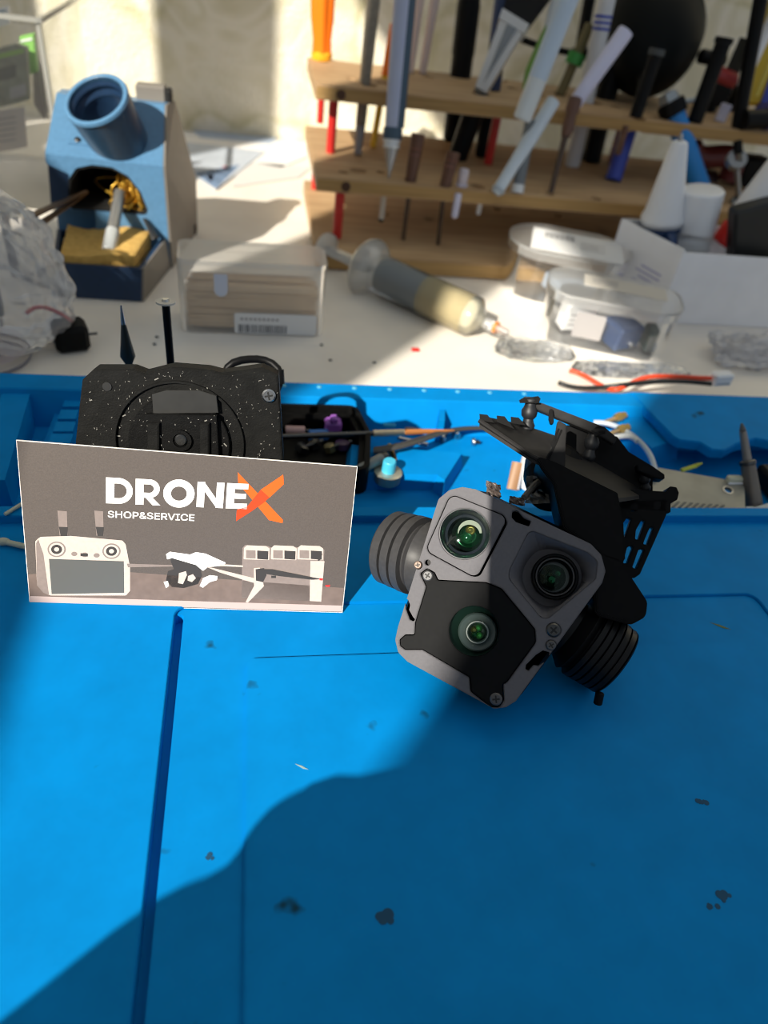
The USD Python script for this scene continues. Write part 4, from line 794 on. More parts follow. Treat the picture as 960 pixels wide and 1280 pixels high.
obj('red_wire', tube(spline([onback(712, 463), onback(745, 478, .004), onback(770, 487, .010), onback(800, 474, .010), onback(850, 471, .010), onback(890, 473, .012)], 40), .0012, 8), M('wire_red', (.80, .07, .02), .4), wl, True)
obj('black_wire', tube(spline([onback(698, 478), onback(730, 485, .004), onback(772, 482, .011), onback(820, 477, .012), onback(890, 480, .012)], 40), .0012, 8), M('wire_black', (.01, .01, .01), .4), wl, True)
cl = Loc(onback(898, 480, .008), .15); obj('connector', cbox((-.0055, -.003, 0), (.0055, .003, .0065), .0008, cl.R, cl.at), m_wp, wl); obj('connector_slot', cbox((-.004, -.0031, .001), (.004, -.0029, .0022), .0001, cl.R, cl.at), M('print_blue_grey', (.35, .42, .50), .6), wl)

ba, bb_ = Y(-20, 270, .40), Y(27, 265, .40); bs = thing('black_bar', 'black angled bar end showing above the plastic bag at the left edge', 'bar', bb_)
obj('bar', tube([ba, bb_, Y(36, 274, .398)], [.0034, .0034, .0022], 12, flat=.7), m_blk, bs, True); obj('stem', rod(Y(5, 272, .402), [Y(5, 272, .402)[0], .402, ZT], .0024), m_blk, bs)

# ================================================================== plywood tool rack
def plywood(name, c1, c2):
    nodes = {'tc': ('texture_coordinate', {}), 'mp': ('mapping', {'scale': (6, 60, 160)}), 'n': ('noise_texture', {'scale': 3.0, 'detail': 4.0, 'distortion': .6}), 'r': ('rgb_ramp', {'ramp': [(.3, c1), (.7, c2)]}),
             's': ('noise_texture', {'scale': 28.0, 'detail': 2.0}), 'sr': ('rgb_ramp', {'ramp': [(.66, (0, 0, 0)), (.78, (.5, .5, .5))]}), 'mx': ('mix_color', {'b': (.20, .11, .05)}), 'b': ('bump', {'distance': .0004}), 'p': ('principled_bsdf', {'roughness': .65})}
    return usdkit.material(stage, '/World/Looks/' + name, nodes, [('tc.object', 'mp.vector'), ('mp.vector', 'n.vector'), ('n.fac', 'r.fac'), ('r.color', 'mx.a'), ('tc.object', 's.vector'), ('s.fac', 'sr.fac'), ('sr.color', 'mx.fac'), ('mx.result', 'p.base_color'), ('n.fac', 'b.height'), ('b.normal', 'p.normal')], surface='p.BSDF')
m_ply = plywood('plywood', (.38, .235, .115), (.55, .37, .20)); m_plyedge = plywood('plywood_edge', (.36, .21, .07), (.50, .31, .115))
Z1, Z2, Z0, TH = .078, .036, 0.0, .0085
rack = thing('tool_rack', 'three-tier plywood tool rack with holes and red posts at the back', 'tool rack', (.2, .52, ZT))
HOLES = {1: [], 2: [], 0: []}
def hole(tier, px, py, r): HOLES[tier].append((Z(px, py, {1: Z1, 2: Z2, 0: Z0}[tier])[:2], r))
for q in [(430, 110, .0035), (440, 99, .003), (480, 104, .005), (447, 78, .004), (536, 96, .004), (640, 110, .004), (700, 116, .0045), (770, 133, .004)]: hole(1, *q)
for q in [(429, 215, .0033), (448, 213, .0055), (597, 233, .005), (476, 215, .003), (640, 247, .0045), (745, 248, .0035)]: hole(2, *q)
for q in [(536, 274, .0032), (622, 262, .003), (698, 270, .0035), (482, 268, .0025)]: hole(0, *q)
# ---- tools: every tool is given by two points on or above the shelves
TOOLS = []
def tool(name, label, cat, parts, base, group=None):
    t = thing(name, label, cat, base, group)
    for nm, mesh, m in parts: obj(nm, mesh, m, t, 40)
    return t
def seg(p, q, a, b): p, q = np.asarray(p), np.asarray(q); return p + (q - p) * a, p + (q - p) * b
def ext(p, q, k): p, q = np.asarray(p), np.asarray(q); return p + (q - p) * k
m_red = M('post_red', (.55, .025, .020), .35); m_ora = M('handle_orange', (.95, .20, .008), .35); m_yel = M('stick_yellow', (.85, .55, .03), .4)
m_graym = M('file_steel', (.24, .21, .165), .55, 0.0, var=.2, scale=400); m_pen = M('pen_lavender', (.42, .46, .62), .35); m_pend = M('pen_slate', (.045, .085, .13), .4)
m_bk = M('tool_black', (.0045, .0045, .005), .45, spec=.15); m_brn = M('handle_brown', (.12, .052, .030), .4); m_shaft = M('shaft_brown_steel', (.10, .07, .055), .35, .8); m_wpale = M('plastic_pale_blue', (.60, .68, .76), .35); m_wlil = M('plastic_lilac_white', (.70, .70, .90), .4)
m_sil = M('aluminium', (.70, .72, .74), .35, .35); m_grn = M('plastic_green', (.16, .34, .06), .4); m_bluep = M('plastic_blue', (.03, .06, .42), .35); m_sky = M('plastic_sky_blue', (.01, .22, .62), .35)
def bottom_at(px, py, z): return Z(px, py, z)
# orange screwdriver
a, b = Z(402, 74, Z1), Y(404, -40, Z(402, 74, Z1)[1]); ax = unit(b - a); L = np.linalg.norm(b - a)
hole(1, 402, 76, .0050)
fl_h = [a + ax * t for t in (0, .004, .012, .024, .05, L)]
def flute(r): return r
tool('screwdriver', 'orange fluted screwdriver handle standing at the left end of the rack', 'screwdriver', [
    ('handle', loft([c + (np.cos(np.linspace(0, 2 * np.pi, 36, endpoint=False)) * r * (1 + .09 * np.cos(6 * np.linspace(0, 2 * np.pi, 36, endpoint=False))))[:, None] * frame(ax)[0] + (np.sin(np.linspace(0, 2 * np.pi, 36, endpoint=False)) * r * (1 + .09 * np.cos(6 * np.linspace(0, 2 * np.pi, 36, endpoint=False))))[:, None] * frame(ax)[1] for c, r in zip(fl_h, (.0062, .0068, .0064, .0080, .0086, .0080))]), m_ora),
    ('collar', lathe(a - ax * .0002, ax, [(0, .0074), (.004, .0076), (.005, .0066)], 24), M('handle_amber', (.95, .42, .02), .3)), ('shaft', rod(a, a - ax * .016, .0022), m_red)], a)
# red posts of the rack
for k, (p, z_lo, z_hi) in enumerate([((413, 191), Z2, Z1 - TH), ((400, 154), Z2, Z1 - TH), ((610, 205), Z2, Z1 - TH), ((421, 297), Z0, Z2 - TH), ((394, 236), Z0, Z2 - TH)]):
    c = Z(*p, z_lo); obj('post', rod([c[0], c[1], z_lo], [c[0], c[1], z_hi], .0030 if k != 1 else .0026, 14, bev=.1), m_red, rack, True)
for x in (.425,):
    for y in (.49, .575): obj('post', rod([x, y, Z0], [x, y, Z2 - TH], .003, 14), m_red, rack, True); obj('post', rod([x, y + .01, Z2], [x, y + .01, Z1 - TH], .003, 14), m_red, rack, True)
# round file
b = Z(447, 193, Z2); a = Y(470, -30, b[1] + .012); hole(1, 461, 106, .0052)
tool('round_file', 'grey-brown round file standing in the left part of the rack', 'file', [('blade', rod(b, seg(b, a, 0, .18)[1], .0026, r2=.0034), M('file_bright', (.34, .34, .36), .4, .6)), ('body', rod(ext(b, a, .18), a, .0034, r2=.0044), m_graym)], b)
# yellow stick
b = Z(466, 184, Z2); a = Y(492, 30, b[1] + .006); hole(1, 482, 92, .0038)
tool('wooden_stick', 'thin yellow stick with an orange end standing behind the silver pen', 'stick', [('shaft', rod(b, ext(b, a, .60), .0022), m_yel), ('tip', rod(ext(b, a, .60), a, .0024), m_ora)], b)
# silver pen resting on the middle shelf
PS = .0024; b = Z(486, 223, Z2); a = Y(507, -30, b[1] + .024); ax = unit(a - b); L = np.linalg.norm(a - b)
tool('pen', 'lavender metal pen, darker along its right side, with a black ring leaning on the front of the rack', 'pen', [
    ('point', lathe(b, ax, [(0, .0006), (.004, .0013), (.006, .0020), (.017, .0046)], 24), M('pen_tip', (.50, .50, .50), .28, .7)), ('grip_ring', lathe(b + ax * .017, ax, [(0, .0050), (.0012, .0054), (.0022, .0048), (.003, .0048), (.0035, .0054), (.005, .0054)], 28), m_sil),
    ('black_ring', lathe(b + ax * .022, ax, [(0, .0056), (.001, .0060), (.0055, .0060), (.0065, .0054)], 28), m_pend), ('barrel', lathe(b + ax * .028, ax, [(0, .0052), (.01, .0053), (L - .03, .0058)], 28), m_pen),
    ('side_strip', tube([b + ax * .0285 + unit(np.cross(fwd, ax)) * PS, b + ax * (L - .001) + unit(np.cross(fwd, ax)) * PS], [.0044, .0048], 24), m_pend)], b)  # right half of the barrel drawn darker than the left
# two pale swab sticks
for k, (pb, pt, lb) in enumerate([((512, 91), (527, -20), 'left'), ((528, 92), (547, -20), 'right')]):
    b = Z(*pb, Z1 - .02 if False else Z1); a = Y(*pt, b[1] + .004); hole(1, *pb, .0030)
    tool('swab_stick', f'pale pinkish swab stick, {lb} one of the pair behind the silver pen', 'swab', [('stick', rod(b, a, .0027, r2=.0034), M('swab_pink', (.66, .54, .50), .6)), ('stem', rod(b - unit(a - b) * .022, b, .0018), M('swab_grey', (.58, .53, .46), .5))], b)
# black thick bars
def bar(name, label, cat, pb, zb, pt, dy, r, m, parts=None, sides=20, hole_px=None, flat=1.0):
    b = Z(*pb, zb); a = Y(*pt, b[1] + dy)
    if hole_px: hole(1, hole_px[0], hole_px[1], hole_px[2])
    ps = [('body', tube([b, ext(b, a, .02), ext(b, a, .98), a], [r * .85, r, r, r * .9], sides, flat=flat), m)] + [(nm, tube([ext(b, a, t0), ext(b, a, t1)], [r * q0, r * q1], sides, flat=flat), mm) for nm, t0, t1, q0, q1, mm in (parts or [])]
    return tool(name, label, cat, ps, b)
bar('marker_pen', 'thick black marker standing upright in the middle of the rack', 'marker', (566, 176), Z2, (590, -30), .008, .0078, m_bk, [('clip', .55, .85, 1.06, 1.06, m_bk)], hole_px=(577, 94, .0088))
bar('marker_pen', 'dark navy pen standing right of the crimped metal tube', 'marker', (603, 196), Z2, (634, -30), .010, .0058, m_bk, [('navy_sleeve', .40, .48, 1.06, 1.06, M('pen_navy', (.012, .03, .10), .4)), ('cap', .66, 1.0, 1.05, 1.1, M('pen_navy2', (.02, .05, .14), .4))], hole_px=(624, 100, .0068))
# crimped tube brush
b = Z(600, 116, Z1); a = Y(655, 2, b[1] - .004); ax = unit(a - b); L = np.linalg.norm(a - b); sx_ = unit(np.cross(ax, fwd))
ferr = hull([b + sx_ * s * .0042 + fwd * o for s in (-1, 1) for o in (-.004, .004)] + [ext(b, a, .82) + sx_ * s * .0088 + fwd * o for s in (-1, 1) for o in (-.0032, .0032)])
hole(1, 601, 117, .0062)
tool('brush', 'flat brush with a crimped silver ferrule and black bristles in the rack', 'brush', [('ferrule', ferr, m_sil), ('crimp', [hull([ext(b, a, t) + sx_ * s * (.0045 + .0068 * t) + fwd * o for t in (.70, .80) for s in (-1, 1) for o in (-.0045, .0045)])], m_sil), ('crimp_fold', hull([ext(b, a, .05) - fwd * .0046, ext(b, a, .70) + sx_ * .003 - fwd * .0046, ext(b, a, .70) - sx_ * .004 - fwd * .0046, ext(b, a, .4) - fwd * .0062]), M('aluminium_dull', (.30, .33, .36), .45, .6)),
    ('bristles', hull([ext(b, a, t) + sx_ * s * w_ + fwd * o for t, w_ in ((.80, .0095), (1.25, .015), (1.5, .012)) for s in (-1, 1) for o in (-.0035, .0035)]), M('bristle_black', (.006, .006, .007), .8)), ('handle', rod(b - [0, 0, .002], Z(571, 199, Z2), .0075, r2=.0068), m_bk)], b)
# small fine drivers with brown handles
for k, (pt, pm, pb2, lb) in enumerate([((523, 167), (513, 226), (504, 300), 'left brown needle driver standing in the middle shelf'), ((567, 190), (556, 232), (546, 318), 'second brown needle driver with a forked top in the middle shelf')]):
    m_ = Z(*pm, Z2); lo_ = Y(*pb2, m_[1] - .004); hi_ = Y(*pt, m_[1] + .004); hole(2, *pm, .0036)
    tool('needle_driver', lb, 'screwdriver', [('handle', rod(m_ - [0, 0, .003], hi_, .0034, r2=.0044), m_brn), ('collar', lathe(ext(m_, hi_, .55), hi_ - m_, [(0, .0042), (.002, .0030), (.004, .0044)], 20), M('handle_red_brown', (.22, .08, .06), .35)), ('needle', rod(m_, lo_, .0016, r2=.0012), m_shaft)], m_)
m_ = Z(688, 242, Z2); hi_ = Y(719, 124, m_[1] + .030); hole(2, 688, 243, .0028)
tool('needle_driver', 'long brown needle driver leaning against the front of the top shelf', 'screwdriver', [('needle', rod(m_ - [0, 0, .006], ext(m_, hi_, .62), .0016, r2=.0022), m_shaft), ('handle', tube([ext(m_, hi_, .60), ext(m_, hi_, .70), ext(m_, hi_, .84), ext(m_, hi_, .88), hi_], [.0028, .0040, .0034, .0046, .0044], 18), m_brn)], m_)
c = Z(577, 232, Z2)
tool('plastic_plug', 'short white plastic plug standing on the middle shelf', 'plug', [('plug', lathe(c, (0, 0, 1), [(0, .0028), (.001, .0031), (.009, .0032), (.010, .0026)], 20), M('plug_lilac', (.62, .56, .62), .4)), ('flange', lathe(c, (0, 0, 1), [(0, .0037), (.0010, .0037)], 20), m_wlil)], c)
# toothbrush and pale handles
b = Z(662, 129, Z1); a = Y(702, -20, b[1] + .004); hole(1, 664, 128, .0060); ax = unit(a - b); sx_ = unit(np.cross(ax, fwd))
tool('toothbrush', 'white toothbrush with a green edge standing head up in the rack', 'toothbrush', [('handle', tube([b, ext(b, a, .25), ext(b, a, .42), ext(b, a, .75), a], [.0048, .0053, .0040, .0053, .0048], 18, flat=.7), m_wpale), ('grip', tube([ext(b, a, .10) + sx_ * .0044 - fwd * .001, ext(b, a, .25) + sx_ * .0050 - fwd * .001, ext(b, a, .5) + sx_ * .0034 - fwd * .001, ext(b, a, .95) + sx_ * -.0044 - fwd * .002], [.0028, .0034, .0022, .0028], 10), m_grn)], b)
b = Z(620, 242, Z2); a = Y(692, 126, b[1] + .022)
tool('spatula', 'pale blue-white plastic spatula leaning from the middle shelf', 'spatula', [('handle', tube([b, ext(b, a, .08), ext(b, a, .30), ext(b, a, .6), a], [.0028, .0037, .0038, .0047, .0042], 20), m_wpale), ('end_ring', lathe(ext(b, a, .02), a - b, [(0, .0040), (.002, .0044)], 18), M('ring_grey_blue', (.40, .46, .52), .4))], b)
bar('grey_rod', 'slate grey rod standing behind the pale plastic handle', 'rod', (646, 241), Z2, (664, 150), .012, .0038, M('rod_grey', (.15, .17, .19), .45), [('ferrule', .0, .12, 1.1, 1.1, m_sil)])
bar('toothbrush', 'white and blue slim toothbrush behind the green-edged one', 'toothbrush', (652, 150), Z1, (722, -30), .012, .0055, M('brush_white_blue', (.62, .66, .68), .4), [('blue_line', .3, .9, 1.02, 1.02, M('pale_blue_line', (.50, .60, .72), .4))], hole_px=(672, 118, .006))
bar('olive_stick', 'olive stick with a bright green bead standing in the rack', 'stick', (700, 119), Z1, (738, 30), .004, .0034, M('stick_olive', (.16, .13, .05), .5), [('bead', .44, .60, 1.8, 1.8, M('bead_green', (.05, .32, .06), .4))], hole_px=(700, 119, .0036))
bar('black_rod', 'thin black rod rising behind the rolled white paper tube', 'rod', (724, 72), Z1 + .012, (742, -30), .002, .0048, m_bk, [('crosspiece', -.02, .12, 1.5, 1.5, m_bk)])
bar('marker_pen', 'white marker with blue stripes and blue foot', 'marker', (715, 208), Z2, (765, -30), .010, .0056, M('marker_white', (.64, .65, .68), .4), [('stripe', .74, .755, 1.04, 1.04, m_bluep), ('stripe', .77, .785, 1.04, 1.04, m_bluep), ('stripe', .80, .815, 1.04, 1.04, m_bluep), ('side_strip', .02, .7, .98, .98, M('marker_white', (.64, .65, .68), .4))], hole_px=(741, 128, .0066))
bar('marker_pen', 'black marker standing right of the white striped marker', 'marker', (738, 202), Z2, (776, 40), .010, .0075, m_bk, [('clip', .5, .8, 1.05, 1.05, m_bk)], hole_px=(755, 120, .0085))
b = Z(708, 142, Z1 - .002); b[1] -= .002; a = Y(783, 38, b[1] + .006); ax = unit(a - b); L = np.linalg.norm(a - b)
tool('paper_tube', 'rolled white paper tube leaning over the top shelf', 'tube', [('tube', lathe(b, ax, [(0, .0022), (.006, .0046), (L - .001, .0052), (L, .0046)], 24), m_wlil), ('open_end', lathe(a, ax, [(0, .0046), (.0003, .0001)], 24), M('tube_inside', (.48, .48, .62), .6))], b)
# black blower bulb
bc_ = Y(815, 40, .590); bx_ = Z(797, 148, Z1); ax = unit(bc_ - bx_)
hole(1, 797, 147, .0055)
prof = [(-.072, .0020), (-.066, .0032), (-.060, .0040), (-.048, .0050)] + [(.040 * math.sin(t) * 1.32, max(.0045, .0358 * math.cos(t))) for t in np.linspace(-1.40, 1.50, 16)]
tool('blower_bulb', 'large black rubber blower bulb hanging nozzle down at the right of the rack', 'blower', [('bulb', lathe(bc_, ax, prof[4:], 40), M('bulb_rubber', (.0055, .0065, .0065), .5, spec=.08)), ('seam', lathe(bc_, ax, [(-.0006, .0360), (0, .0363), (.0006, .0360)], 40, False), m_bk), ('nozzle', lathe(bc_, ax, [(-.078, .0030), (-.060, .0044), (-.040, .0056), (-.038, .0075), (-.034, .0085)], 24), m_bk)], bx_)
bar('flat_screwdriver', 'black straight screwdriver standing in front of the blower bulb', 'screwdriver', (794, 147), Z1, (822, 62), .004, .0042, m_bk, [('cap', .92, 1.01, 1.25, 1.2, M('cap_dark_grey', (.05, .055, .055), .5))], hole_px=(795, 146, .0048))
bar('pen', 'royal blue pen end below the top shelf under the bulb', 'pen', (766, 226), Z2, (790, 150), .016, .0056, m_bluep, [('grip', .0, .25, .92, .98, m_bluep)])
bar('pen', 'dark red pen half hidden behind the royal blue pen', 'pen', (764, 204), Z2, (780, 150), .008, .0034, M('pen_maroon', (.16, .02, .02), .4), [('tip', .0, .12, .8, .95, m_bk)])
# blue tube tool with a grey nut
b = Y(876, 236, .498); a = Y(838, 128, .520); ax = unit(a - b); L = np.linalg.norm(a - b); hole(1, 846, 146, .0075)
tool('blue_tube_tool', 'sky blue tube tool with a grey metal nut passing through the top shelf', 'tool', [('body', rod(b, ext(b, a, .88), .0068, 24), m_sky), ('collar', lathe(ext(b, a, .86), ax, [(0, .0088), (.008, .0092), (.009, .008)], 24), m_bk), ('nut', lathe(ext(b, a, .97), ax, [(0, .0070), (.005, .0070), (.008, .0055), (.009, .001)], 6), M('nut_grey', (.36, .39, .41), .4, .6)), ('lever', tube([ext(b, a, .99), ext(b, a, .99) + right * .022 + up * .003], [.0022, .0016], 8), M('nut_grey', (.36, .39, .41), .4, .6))], b)
# right-hand cluster
bar('flat_screwdriver', 'black screwdriver leaning right of the blower bulb', 'screwdriver', (868, 153), Z1, (906, 48), .004, .0050, m_bk, [('shank', .0, .25, .72, .80, m_bk), ('cap', .94, 1.01, 1.2, 1.2, m_bk)], hole_px=(869, 152, .0048))
pA, pB = Z(888, 140, Z1), Z(914, 139, Z1); hA = Y(905, 100, pA[1] + .006)
hole(1, 888, 140, .0050); hole(1, 914, 139, .0050)
tool('pliers', 'black pliers with a red band among the tools at the right', 'pliers', [('handle', tube(spline([pA, Y(892, 118, pA[1] + .003), hA]), np.linspace(.0042, .0056, 24), 14), m_bk), ('handle', tube(spline([pB, Y(916, 115, pB[1] + .003), Y(903, 98, pA[1] + .004)]), np.linspace(.0042, .0056, 24), 14), m_bk), ('joint', lathe(Y(900, 116, pA[1] - .004), (0, 1, 0), [(0, .009), (.002, .0105), (.012, .0105)], 24), m_bk), ('red_band', rod(Y(893, 92, pA[1]), Y(917, 102, pA[1]), .0058), M('band_red', (.35, .03, .03), .4)), ('jaw', hull([Y(*q, pA[1] + o) for q in ((925, 46), (942, 50), (922, 96), (905, 92)) for o in (0, .008)]), M('jaw_dark', (.025, .025, .018), .5, .4)),
     ('rest', rod(Y(875, 70, pA[1] + .010), Y(905, 76, pA[1] + .010), .0048), m_bk)], pA)
bar('white_stick', 'short white stick between the black pliers handles', 'stick', (899, 152), Z1, (909, 130), .001, .0038, m_wlil, [('tip', .8, 1.0, .9, .7, m_wp)], hole_px=(899, 151, .004))
bar('flat_screwdriver', 'long black screwdriver rising above the pliers at the right', 'screwdriver', (922, 160), Z1, (956, -30), .006, .0045, m_bk, [('shank', .0, .3, .7, .72, m_bk)], hole_px=(926, 159, .0056))
bar('pen', 'slim white pen leaning behind the long black screwdriver', 'pen', (927, 108), Z1 + .02, (972, 10), .004, .0036, m_wp, [('tip', .0, .1, .7, .9, m_wlil)])
a, b = Y(992, -4, .560), Y(946, 130, .555); ax = unit(a - b)
tool('yellow_tube', 'yellow and blue flat tube at the far right of the rack', 'tube', [('tube_body', hull([b + right * s * .0100 + fwd * o for s in (-1, 1) for o in (-.003, .003)] + [a + right * s * .0165 + fwd * o for s in (-.9, 1) for o in (-.007, .007)]), M('tube_yellow', (.58, .40, .015), .4)), ('bright_stripe', hull([ext(b, a, t) - right * .0035 * (1 - t) + right * s * .0014 - fwd * (.0034 + .004 * t) for t in (.05, .95) for s in (-1, 1)] + [ext(b, a, t) - right * .0035 * (1 - t) - fwd * (.0042 + .004 * t) for t in (.05, .95)]), M('stripe_pale_yellow', (.75, .62, .12), .4)), ('blue_end', hull([ext(b, a, t) + right * (.004 + s * .007) + fwd * o for t in (-.02, .26) for s in (-.4, 1) for o in (-.0052, .0045)]), m_bluep)], b)
bar('cutter', 'dark blue and black cutter lying along the top shelf at the right edge', 'cutter', (928, 150), Z1 + .006, (985, 148), .004, .0062, m_bk, [('blue_end', .5, .9, 1.1, 1.1, M('handle_dark_blue', (.015, .015, .12), .4))])
b0, b1_ = Y(864, 182, .535), Y(912, 196, .535)
tool('red_pliers', 'dark red plier grips lying in shade under the right end of the top shelf', 'pliers', [('grip', tube(spline([b0, (b0 + b1_) / 2 + [0, 0, -.004], b1_, b1_ + [.006, 0, -.016]]), .0078, 16), M('grip_dark_red', (.12, .012, .012), .45)), ('grip', tube(spline([b0 + [.002, .01, -.014], (b0 + b1_) / 2 + [0, .01, -.020], b1_ + [0, .01, -.020]]), .0080, 16), M('grip_black_red', (.035, .008, .008), .5)), ('head', cbox(b1_ + [.012, -.004, -.026], b1_ + [.034, .012, .002], .003), m_bk)], b0)
wa, wb_ = Y(920, 200, .488), Y(924, 254, .484); ax = unit(wb_ - wa); sx_ = unit(np.cross(ax, fwd))
tool('wrench', 'small silver combination wrench hanging below the top shelf at the right', 'wrench', [('shank', tube([wa, wb_], [.0032, .0028], 10, flat=.6), M('wrench_steel', (.30, .30, .30), .35, .7)), ('open_end', cut(lathe(wa - fwd * .0025, fwd, [(0, .0066), (.005, .0066)], 24), cbox(wa + [-.0024, -.02, .000], wa + [.0024, .02, .03], .0001)), M('wrench_steel', (.30, .30, .30), .35, .7)), ('ring_end', cut(lathe(wb_ - fwd * .0024, fwd, [(0, .0062), (.0048, .0062)], 24), lathe(wb_ - fwd * .01, fwd, [(0, .0034), (.02, .0034)], 6)), M('wrench_dark', (.16, .16, .15), .35, .8)), ('hook', rod(wa + [0, 0, .004], Y(922, 176, .492), .0030), m_bk)], wa)
# light switch of stray stubs under the top shelf and middle shelf
for k, (p, z_, r, L, m, lb, cat) in enumerate([((779, 178), Z1 - TH, .0022, .012, m_brn, 'short brown dowel end poking down under the top shelf', 'dowel'), ((571, 262), Z2 - TH, .0022, .009, m_wlil, 'white swab end poking down under the middle shelf', 'swab'), ((601, 258), Z2 - TH, .0015, .010, m_wp, 'tiny white stick end under the middle shelf', 'stick'), ((480, 250), Z2 - TH, .0018, .020, M('swab_grey', (.58, .53, .46), .5), 'thin grey stem with a dark tip under the middle shelf', 'stick')]):
    c = Z(p[0], p[1] - 8, z_); t = thing('stick_end', lb, cat, c); obj('stem', rod(c + [0, 0, .006], c - [0, 0, L * .8], r), m, t, True); obj('tip', ball(c - [0, 0, L * .8], r * 1.05, 2), m if k != 3 else m_bk, t, True)
# shelves with their holes
for tier, zt2, y0, y1, nm in ((1, Z1, .507, .604, 'top_shelf'), (2, Z2, .4655, .594, 'middle_shelf'), (0, Z0, .4370, .586, 'base_board')):
    sh_ = sbox(.038, y0, .44, y1)
    for (c, r) in HOLES[tier]: sh_ = sh_.difference(Point(*c).buffer(r, 10))
    t_ = TH if tier else -ZT - .0003
    obj(nm, extrude(sh_, Flat.w, zt2 - t_ + .0003, zt2, .0006), m_ply, rack); sh2 = sbox(.0385, y0 - .0003, .4395, y0)
    obj(nm + '_edge', cbox((.0385, y0 - .0004, zt2 - t_ + .0010), (.4395, y0 + .0001, zt2 - .0010), .0001), m_plyedge, rack)
for x, z_, y_ in ((.0415, Z1, .507), (.0440, Z2, .4655)): obj('corner_screw', lathe(np.array([x + .012, y_ - .0004, z_ - TH / 2]), (0, -1, 0), [(0, .0030), (.0008, .0026)], 16), M('screw_brown', (.10, .05, .03), .5, .5), rack)

cq_ = [Y(650, 48, .572), Y(668, 55, .576), Y(690, 61, .582), Y(716, 66, .588), Y(744, 66, .592)]
tool('cord', 'thin black cord sagging between the toothbrushes and the black rod', 'cord', [('cord', tube(spline(cq_), .0022, 10), m_bk), ('tie', lathe(cq_[2], cq_[3] - cq_[2], [(-.003, .0030), (.003, .0030)], 14), m_bk)], cq_[0])

# ================================================================== what lies in the parts tray
TF = FL + .0003
m_gold = M('brass', (.62, .42, .14), .3, .85); m_copper = M('copper_orange', (.70, .26, .08), .35, .6); m_purple = M('purple_plastic', (.30, .10, .45), .35); m_cyan = M('cyan_plastic', (.06, .45, .65), .35)
def on(px, py, h=0.0): return Z(px, py, TF + h)
cq = rnd(Polygon([Z(*p, .004)[:2] for p in [(330, 503), (446, 506), (464, 540), (462, 588), (300, 578)]]), .005)
bc2 = thing('black_case', 'open black plastic tray with rounded corners full of small parts behind the card', 'tray', [*cq.centroid.coords[0], TF])
obj('rim_wall', extrude(cq.difference(cq.buffer(-.0022)), Flat.w, TF, .0040, .0004), m_blk, bc2); obj('inner_step', extrude(cq.buffer(-.0022).difference(cq.buffer(-.0045)), Flat.w, TF, .0015, .0003), m_blk, bc2); obj('floor', extrude(cq.buffer(-.0004), Flat.w, TF, TF + .001), m_blk, bc2)
IF = TF + .0012
def small(name, label, cat, parts, base):
    t = thing(name, label, cat, base)
    for nm, mesh, m in parts: obj(nm, mesh, m, t, 40)
    return t
p = Z(416, 536, IF + .003)
small('purple_connector', 'purple plastic connector cap in the black tray', 'connector', [('body', cbox(p - [.0035, .003, .003], p + [.0035, .003, .0045], .001), m_purple), ('stub', cbox(p + [-.0015, -.003, .004], p + [.0015, .001, .0068], .0006), m_purple)], p)
p = Z(398, 545, IF + .002); small('blue_bead', 'small blue bead beside the purple connector in the black tray', 'bead', [('bead', rod(p - [.004, 0, 0], p + [.004, .001, 0], .0026), M('cap_blue', (.04, .16, .45), .4)), ('plug', rod(p + [.004, .001, 0], p + [.006, .0012, 0], .0016), m_steel)], p)
p = Z(440, 527, IF + .002); small('metal_clip', 'bright metal clip standing at the right end of the black tray', 'clip', [('strip', tube(spline([p - [0, .006, -.001], p + [0, 0, .003], p + [.001, .006, .0015]]), .0020, 10, flat=.5), M('clip_metal', (.6, .6, .6), .3, .8)), ('end', ball(p + [.001, .006, .0015], .0022), m_steel)], p)
p = Z(372, 538, IF + .002); small('pink_pin', 'pale pink pin head in the black tray', 'pin', [('head', rod(p - [.005, 0, 0], p + [.003, 0, 0], .0020), M('pin_pink', (.55, .35, .33), .4)), ('shaft', rod(p + [.003, 0, 0], p + [.012, .0005, -.001], .0009), m_dsteel)], p)
for k, (x, y, s) in enumerate([(392, 555, 1), (412, 560, .8), (428, 556, 1), (445, 562, .9), (378, 560, 1)]):
    p = Z(x, y, IF + .0018); small('dark_part', ['dark screw part near the card edge in the black tray', 'olive brass nut in the black tray', 'purple-black ring in the black tray', 'black plastic piece at the right of the black tray', 'grey metal piece at the left of the black tray'][k], 'part', [('piece', lathe(p, (0.3 * (k - 2), .2, 1), [(-.0015, .003 * s), (.0012, .003 * s), (.0018, .0016)], [6, 6, 20, 8, 5][k]), [m_dsteel, M('nut_olive', (.20, .17, .08), .4, .6), M('ring_dark_purple', (.06, .03, .08), .4), m_blk, m_dsteel][k]), ('pin', rod(p, p + [.004, .001, .0012], .0008), m_dsteel)], p)
a, b = Z(345, 546, .0052), Z(568, 538, .0010); small('probe', 'long probe with dark handle, brass sleeve and copper tip lying across the tray', 'probe', [('handle', rod(a, ext(a, b, .52), .0011), m_dsteel), ('sleeve', rod(ext(a, b, .52), ext(a, b, .70), .0014), M('sleeve_pale_brass', (.70, .58, .40), .35, .5)), ('tip', rod(ext(a, b, .70), ext(a, b, .86), .0013, r2=.0010), m_copper), ('point', rod(ext(a, b, .86), b, .0009, r2=.0003), m_copper)], a)
pts = [Z(468, 563, .0012), Z(505, 556, .0030), Z(545, 543, .0012), Z(603, 535, -.001)]
